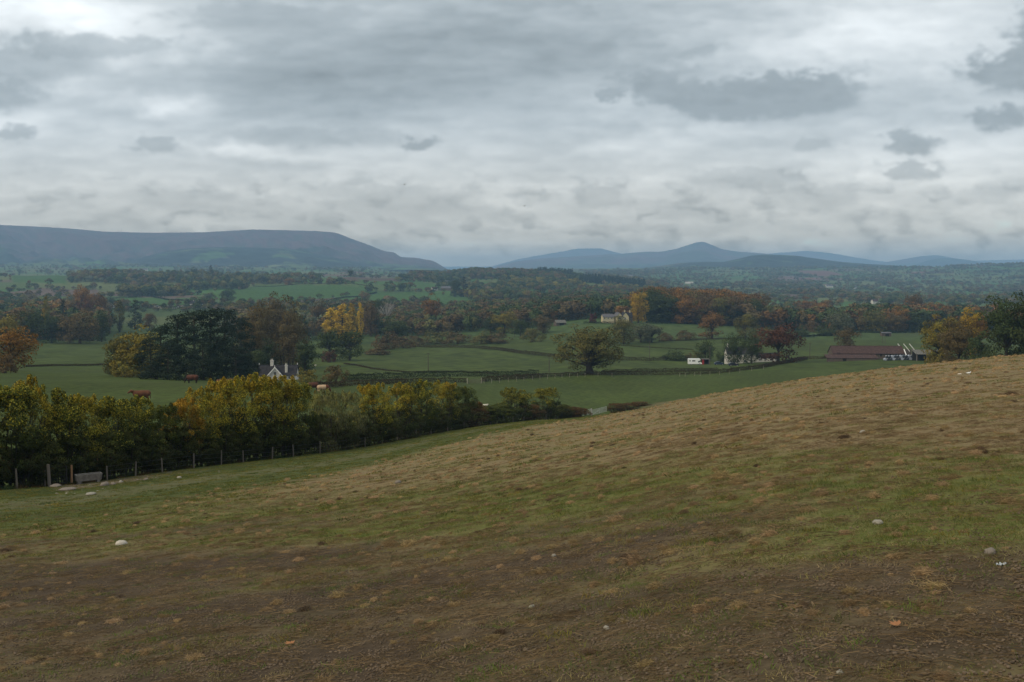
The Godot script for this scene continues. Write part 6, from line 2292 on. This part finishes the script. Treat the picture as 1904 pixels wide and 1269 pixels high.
func tuft_mesh(seed_: int, blades: int, spread: float, tall: float, w: float) -> ArrayMesh:
	var r := RandomNumberGenerator.new()
	r.seed = seed_
	var mb := MB.new()
	for k in blades:
		var a := r.randf() * TAU
		var f := Vector3(cos(a), 0, sin(a)) * spread * sqrt(r.randf())
		var d := (Vector3.UP + Vector3(r.randf_range(-0.8, 0.8), 0, r.randf_range(-0.8, 0.8))).normalized()
		var l := r.randf_range(0.55, 1.0)
		blade(mb, f, d, tall * r.randf_range(0.5, 1.1), w, Vector3(r.randf_range(-0.4, 0.4), -0.25, r.randf_range(-0.4, 0.4)) * tall, Color(l, l, l * 0.9))
	return mb.done()

func thatch_mesh(seed_: int, strands: int, size: Vector3, w: float) -> ArrayMesh:
	# a torn up lump of dead grass: tangled strands heaped over clotted soil
	var r := RandomNumberGenerator.new()
	r.seed = seed_
	var mb := MB.new()
	mb.ball(Vector3(0, -size.y * 0.15, 0), size * Vector3(0.7, 0.68, 0.7), 6, 10, 0.14, null, Color(0.5, 0.43, 0.36))
	for k in strands:
		var a := r.randf() * TAU
		var q := sqrt(r.randf()) * (1.0 + 0.25 * sin(a * 3.0 + seed_))
		var dome := sqrt(maxf(0.0, 1.0 - q * q * 0.8))
		var p := Vector3(cos(a) * q * size.x, size.y * (dome * r.randf_range(0.3, 1.05)), sin(a) * q * size.z)
		var d := Vector3(r.randf_range(-1, 1), r.randf_range(-0.35, 0.45), r.randf_range(-1, 1)).normalized()
		var l := r.randf_range(0.45, 1.0)
		blade(mb, p, d, size.x * r.randf_range(0.3, 0.75), w, Vector3(r.randf_range(-0.2, 0.2), r.randf_range(-0.35, 0.05), r.randf_range(-0.2, 0.2)) * size.x * 0.6, Color(l, l * 0.93, l * 0.85))
	return mb.done()

func clod_mesh(seed_: int) -> ArrayMesh:
	var mb := MB.new()
	var r := RandomNumberGenerator.new()
	r.seed = seed_
	for k in 11:
		var s := r.randf_range(0.005, 0.014) * (1.8 if r.randf() < 0.12 else 1.0)
		mb.ball(Vector3(r.randf_range(-0.1, 0.1), s * 0.3, r.randf_range(-0.1, 0.1)), Vector3(s, s * 0.7, s * 0.85), 4, 6, 0.16)
	return mb.done()

func straw_mesh(seed_: int) -> ArrayMesh:
	var mb := MB.new()
	var r := RandomNumberGenerator.new()
	r.seed = seed_
	for k in 34:
		var a := r.randf() * TAU
		var l := r.randf_range(0.5, 1.0)
		blade(mb, Vector3(r.randf_range(-0.17, 0.17), r.randf_range(0.004, 0.03), r.randf_range(-0.17, 0.17)), Vector3(cos(a), r.randf_range(-0.1, 0.3), sin(a)).normalized(), r.randf_range(0.05, 0.16), 0.0022, Vector3(r.randf_range(-0.03, 0.03), -0.02, r.randf_range(-0.03, 0.03)), Color(l, l * 0.95, l * 0.88))
	return mb.done()

func scatter(called: String, label: String, category: String, meshes: Array, count: int, d0: float, d1: float, power: float, seed_: int, m: Material, rule: Callable) -> void:
	# rule(p, random) gives a scale (0: nothing here) and a tint
	var r := RandomNumberGenerator.new()
	r.seed = seed_
	var lists := []
	for k in meshes:
		lists.append([])
	for k in count:
		var d := pow(lerpf(pow(d0, power), pow(d1, power), r.randf()), 1.0 / power)
		var u := r.randf_range(-0.56, 0.56)
		var p := Vector3(u * d, 0, -d)
		if d0 < 10.0 and r.randf() < smoothstep(d1 * 0.3, d1, d) or d0 > 10.0 and d0 < 20.0 and r.randf() > smoothstep(d0, d0 + 22.0, d):
			continue
		var got: Array = rule.call(p, r)
		if got[0] <= 0.0:
			continue
		p.y = height(p.x, d)
		var s: float = got[0]
		var flat: float = got[2]
		var slope := Vector3(height(p.x - 0.3, d) - height(p.x + 0.3, d), 0.6, height(p.x, d + 0.3) - height(p.x, d - 0.3)).normalized()
		var b := Basis(Quaternion(Vector3.UP, slope)) * Basis(Vector3.UP, r.randf() * TAU) * Basis.from_scale(Vector3(s, s * flat, s * r.randf_range(0.75, 1.2)))
		lists[k % meshes.size()].append([Transform3D(b, p), got[1]])
	for k in meshes.size():
		if lists[k].is_empty():
			continue
		var mm := MultiMesh.new()
		mm.transform_format = MultiMesh.TRANSFORM_3D
		mm.use_colors = true
		mm.mesh = meshes[k]
		mm.instance_count = lists[k].size()
		for j in lists[k].size():
			mm.set_instance_transform(j, lists[k][j][0])
			mm.set_instance_color(j, lists[k][j][1])
		var o := MultiMeshInstance3D.new()
		o.name = numbered(called)
		o.multimesh = mm
		o.material_override = m
		add_child(o, true)
		tag(o, label, category, "", "stuff")

func build_field() -> void:
	var blades := mat("blades", Color.WHITE, 0.8, true)
	blades.metallic_specular = 0.2
	blades.backlight_enabled = true
	blades.backlight = Color(0.6, 0.6, 0.6)
	var near_t := []
	var far_t := []
	for k in 4:
		near_t.append(tuft_mesh(20 + k, 26, 0.11, 0.055, 0.0016))
		far_t.append(tuft_mesh(30 + k, 30, 0.22, 0.07, 0.006))
	var grass := func(p: Vector3, r: RandomNumberGenerator) -> Array:
		var edge := table(HEDGE, CX + p.x / -p.z * FOC)
		if -p.z > edge - 0.5:
			return [0.0, Color.WHITE, 1.0]
		var x := field_mix(p.x, -p.z)
		if r.randf() > x.x * 1.0 - 0.08:
			return [0.0, Color.WHITE, 1.0]
		var v := r.randf_range(0.75, 1.2)
		var y := r.randf()
		return [r.randf_range(0.7, 1.35), Color(lerpf(0.1, 0.24, y * y) * v, lerpf(0.125, 0.18, y) * v, 0.04 * v), r.randf_range(0.6, 1.3)]
	scatter("green_grass", "thin green grass sprouting over the near field", "grass", near_t, 46000, 3.6, 44.0, 1.5, 71, blades, grass)
	scatter("green_grass", "thin green grass over the farther part of the field", "grass", far_t, 64000, 14.0, 150.0, 1.5, 72, blades, grass)
	var sprout := func(p: Vector3, r: RandomNumberGenerator) -> Array:
		var n := noise_b.get_noise_2d(p.x * 45.0 + 300.0, p.z * 70.0)
		if r.randf() > smoothstep(0.08, 0.4, n):
			return [0.0, Color.WHITE, 1.0]
		var v := r.randf_range(0.75, 1.2)
		return [r.randf_range(0.5, 1.1), Color(0.13 * v, 0.19 * v, 0.04 * v), r.randf_range(0.6, 1.2)]
	scatter("green_grass", "small patches of fresh green grass on the bare soil", "grass", near_t, 16000, 3.6, 32.0, 1.5, 79, blades, sprout)
	var wisps := func(p: Vector3, r: RandomNumberGenerator) -> Array:
		var n := noise_b.get_noise_2d(p.x * 30.0 - 900.0, p.z * 50.0)
		var soil: float = field_mix(p.x, -p.z).z
		if r.randf() > (0.2 + smoothstep(0.0, 0.4, n)) * (1.0 - 0.6 * soil):
			return [0.0, Color.WHITE, 1.0]
		var v := r.randf_range(0.7, 1.15)
		var t := r.randf()
		return [r.randf_range(0.5, 1.25), Color(lerpf(0.36, 0.26, t) * v, lerpf(0.27, 0.24, t) * v, lerpf(0.155, 0.085, t) * v), r.randf_range(0.4, 1.1)]
	scatter("dead_grass", "short dry stalks standing in wisps over the near field", "dead grass", near_t, 36000, 3.6, 60.0, 1.4, 80, blades, wisps)
	var straw := []
	for k in 4:
		straw.append(straw_mesh(40 + k))
	scatter("dead_grass", "flat dead grass strands lying over the near field", "dead grass", straw, 15000, 3.6, 40.0, 1.5, 73, blades, func(p: Vector3, r: RandomNumberGenerator) -> Array:
		var x := field_mix(p.x, -p.z)
		if -p.z > table(HEDGE, CX + p.x / -p.z * FOC) - 1.0 or r.randf() > (0.3 + x.y * 0.7) * (1.0 - 0.5 * x.z):
			return [0.0, Color.WHITE, 1.0]
		var v := r.randf_range(0.6, 1.15)
		return [r.randf_range(0.6, 1.1), Color(0.25 * v, 0.185 * v, 0.11 * v), 1.0])
	var lumps := []
	for k in 6:
		lumps.append(thatch_mesh(50 + k, 210, Vector3(0.13, 0.075, 0.1), 0.0024))
	var lump_rule := func(p: Vector3, r: RandomNumberGenerator) -> Array:
		var d := -p.z
		var x := field_mix(p.x, d)
		var edge := table(HEDGE, CX + p.x / d * FOC)
		if d > edge * (0.44 + 0.07 * noise_b.get_noise_2d(p.x * 4.0, d * 4.0)) and p.x / d < 0.12 or d > edge - 2.0:
			return [0.0, Color.WHITE, 1.0]
		var clump := noise_b.get_noise_2d(p.x * 16.0, d * 30.0)
		if r.randf() > (0.45 + clump * 1.2) * (1.0 - 0.45 * x.z):
			return [0.0, Color.WHITE, 1.0]
		var v := r.randf_range(0.55, 1.1) * (0.82 if d < 22.0 else 1.0)
		var t := r.randf()
		var c := Vector3(0.62, 0.45, 0.28).lerp(Vector3(0.54, 0.43, 0.22), t) * v
		if r.randf() < 0.05:
			c = Vector3(0.2, 0.145, 0.1) * v
		return [lerpf(0.13, 0.6, pow(r.randf(), 2.4)) * (1.0 + (1.0 if d > 9.0 else 0.5) * pow(r.randf(), 6.0)) * (1.0 + 0.5 * smoothstep(25.0, 80.0, d)), Color(c.x, c.y, c.z), r.randf_range(0.7, 1.4)]
	scatter("thatch_clumps", "torn clumps of dead grass thatch strewn over the near field", "dead grass", lumps, 24000, 4.0, 60.0, 1.4, 74, blades, lump_rule)
	var far_l := []
	for k in 5:
		far_l.append(thatch_mesh(60 + k, 60, Vector3(0.15, 0.095, 0.12), 0.007))
	scatter("thatch_clumps", "torn clumps of dead grass thatch over the far part of the field", "dead grass", far_l, 27000, 18.0, 150.0, 1.5, 75, blades, lump_rule)
	var clods := []
	for k in 3:
		clods.append(clod_mesh(80 + k))
	scatter("soil_clods", "small clods of dark soil on the bare parts of the field", "soil", clods, 11000, 3.8, 18.0, 1.5, 76, mat("clod", Color.WHITE, 0.95, true), func(p: Vector3, r: RandomNumberGenerator) -> Array:
		var x := field_mix(p.x, -p.z)
		if r.randf() > x.z + 0.1:
			return [0.0, Color.WHITE, 1.0]
		var v := r.randf_range(0.6, 1.3)
		return [r.randf_range(0.5, 1.2), Color(0.115 * v, 0.084 * v, 0.056 * v), r.randf_range(0.7, 1.2)])
	# yellow leaves blown along the hedge, and rough grass at its foot
	var leaf := MB.new()
	var r0 := RandomNumberGenerator.new()
	r0.seed = 5
	for k in 5:
		var a := r0.randf() * TAU
		leaf.leaf(Vector3(r0.randf_range(-0.5, 0.5), 0.06, r0.randf_range(-0.5, 0.5)), Vector3(cos(a), 0.1, sin(a)) * 0.055, Vector3(-sin(a), 0.2, cos(a)) * 0.04, Vector3.UP, Color.WHITE)
	scatter("fallen_leaves", "yellow leaves blown onto the grass along the hedge", "leaves", [leaf.done()], 5200, 50.0, 175.0, 1.0, 77, blades, func(p: Vector3, r: RandomNumberGenerator) -> Array:
		var d := -p.z
		var edge := table(HEDGE, CX + p.x / d * FOC)
		if d > edge + 0.6 or d < edge - 7.0 * r.randf() * r.randf() - 0.5 or p.x / d > 0.05:
			return [0.0, Color.WHITE, 1.0]
		var v := r.randf_range(0.6, 1.1)
		return [r.randf_range(0.7, 1.3), Color(0.4 * v, 0.27 * v, 0.05 * v), 1.0])
	var rough := []
	for k in 3:
		rough.append(tuft_mesh(90 + k, 46, 0.3, 0.34, 0.007))
	scatter("rough_grass", "rough tangled grass and weeds at the foot of the tall hedge", "grass", rough, 60000, 50.0, 200.0, 1.0, 78, blades, func(p: Vector3, r: RandomNumberGenerator) -> Array:
		var d := -p.z
		var edge := table(HEDGE, CX + p.x / d * FOC)
		if d > edge + 1.6 or d < edge - 1.3 - 0.6 * noise_b.get_noise_2d(p.x * 9.0, d * 9.0) or p.x / d > 0.12:
			return [0.0, Color.WHITE, 1.0]
		var v := r.randf_range(0.6, 1.1)
		var brown := r.randf() < 0.25
		return [r.randf_range(0.7, 1.3), Color(0.12 * v, 0.075 * v, 0.035 * v) if brown else Color(0.04 * v, 0.066 * v, 0.024 * v), r.randf_range(0.6, 1.2)])

func _ready() -> void:
	# --- camera, sky, sun, air, exposure
	var pitch := atan((CY - HORIZON) / FOC)
	tilt = Basis(Vector3.RIGHT, -pitch)
	var cam := Camera3D.new()
	cam.name = "camera"
	cam.fov = rad_to_deg(2.0 * atan(CY / FOC))
	cam.near = 0.05
	cam.far = 60000.0
	cam.basis = tilt
	cam.current = true
	add_child(cam)
	var env := Environment.new()
	env.background_mode = Environment.BG_SKY
	env.sky = Sky.new()
	var pano := PanoramaSkyMaterial.new()
	pano.panorama = make_sky()
	env.sky.sky_material = pano
	env.background_energy_multiplier = SKY_ENERGY
	env.tonemap_mode = Environment.TONE_MAPPER_LINEAR
	env.tonemap_exposure = EXPOSURE
	env.fog_enabled = true
	env.fog_density = FOG
	env.fog_light_color = Color(0.66, 0.84, 1.0)
	env.sdfgi_enabled = true
	env.ssao_enabled = true
	env.ssil_enabled = true
	var around := WorldEnvironment.new()
	around.name = "surroundings"
	around.environment = env
	add_child(around)
	var sun := DirectionalLight3D.new()
	sun.name = "sun"
	sun.light_energy = 0.5
	sun.light_color = Color(1.0, 0.92, 0.78)
	sun.light_angular_distance = 14.0
	sun.shadow_enabled = true
	sun.rotation = Vector3(deg_to_rad(-38.0), deg_to_rad(-62.0), 0.0)
	add_child(sun)
	# --- noises
	noise_a.seed = 11
	noise_a.frequency = 0.01
	noise_a.fractal_octaves = 4
	noise_b.seed = 12
	noise_b.frequency = 0.02
	noise_b.fractal_octaves = 5
	noise_c.seed = 13
	noise_c.frequency = 0.02
	noise_c.fractal_octaves = 2
	noise_cell.seed = 7
	noise_cell.noise_type = FastNoiseLite.TYPE_CELLULAR
	noise_cell.cellular_return_type = FastNoiseLite.RETURN_CELL_VALUE
	noise_cell.frequency = 1.0 / 210.0
	noise_cell.fractal_type = FastNoiseLite.FRACTAL_NONE
	noise_edge.seed = 7
	noise_edge.noise_type = FastNoiseLite.TYPE_CELLULAR
	noise_edge.cellular_return_type = FastNoiseLite.RETURN_DISTANCE2_SUB
	noise_edge.frequency = 1.0 / 210.0
	noise_edge.fractal_type = FastNoiseLite.FRACTAL_NONE
	for p in PATCHES:
		var shape := PackedVector2Array()
		for q in p[3]:
			shape.append(Vector2(q[0], q[1]))
		patch_shapes.append(shape)
	# --- the land
	make_heights()
	build_ground()
	build_mountains()
	build_trees()
	build_hedges()
	build_tall_hedge()
	build_buildings()
	build_vehicles()
	build_fences()
	build_small()
	build_cattle()
	build_field()
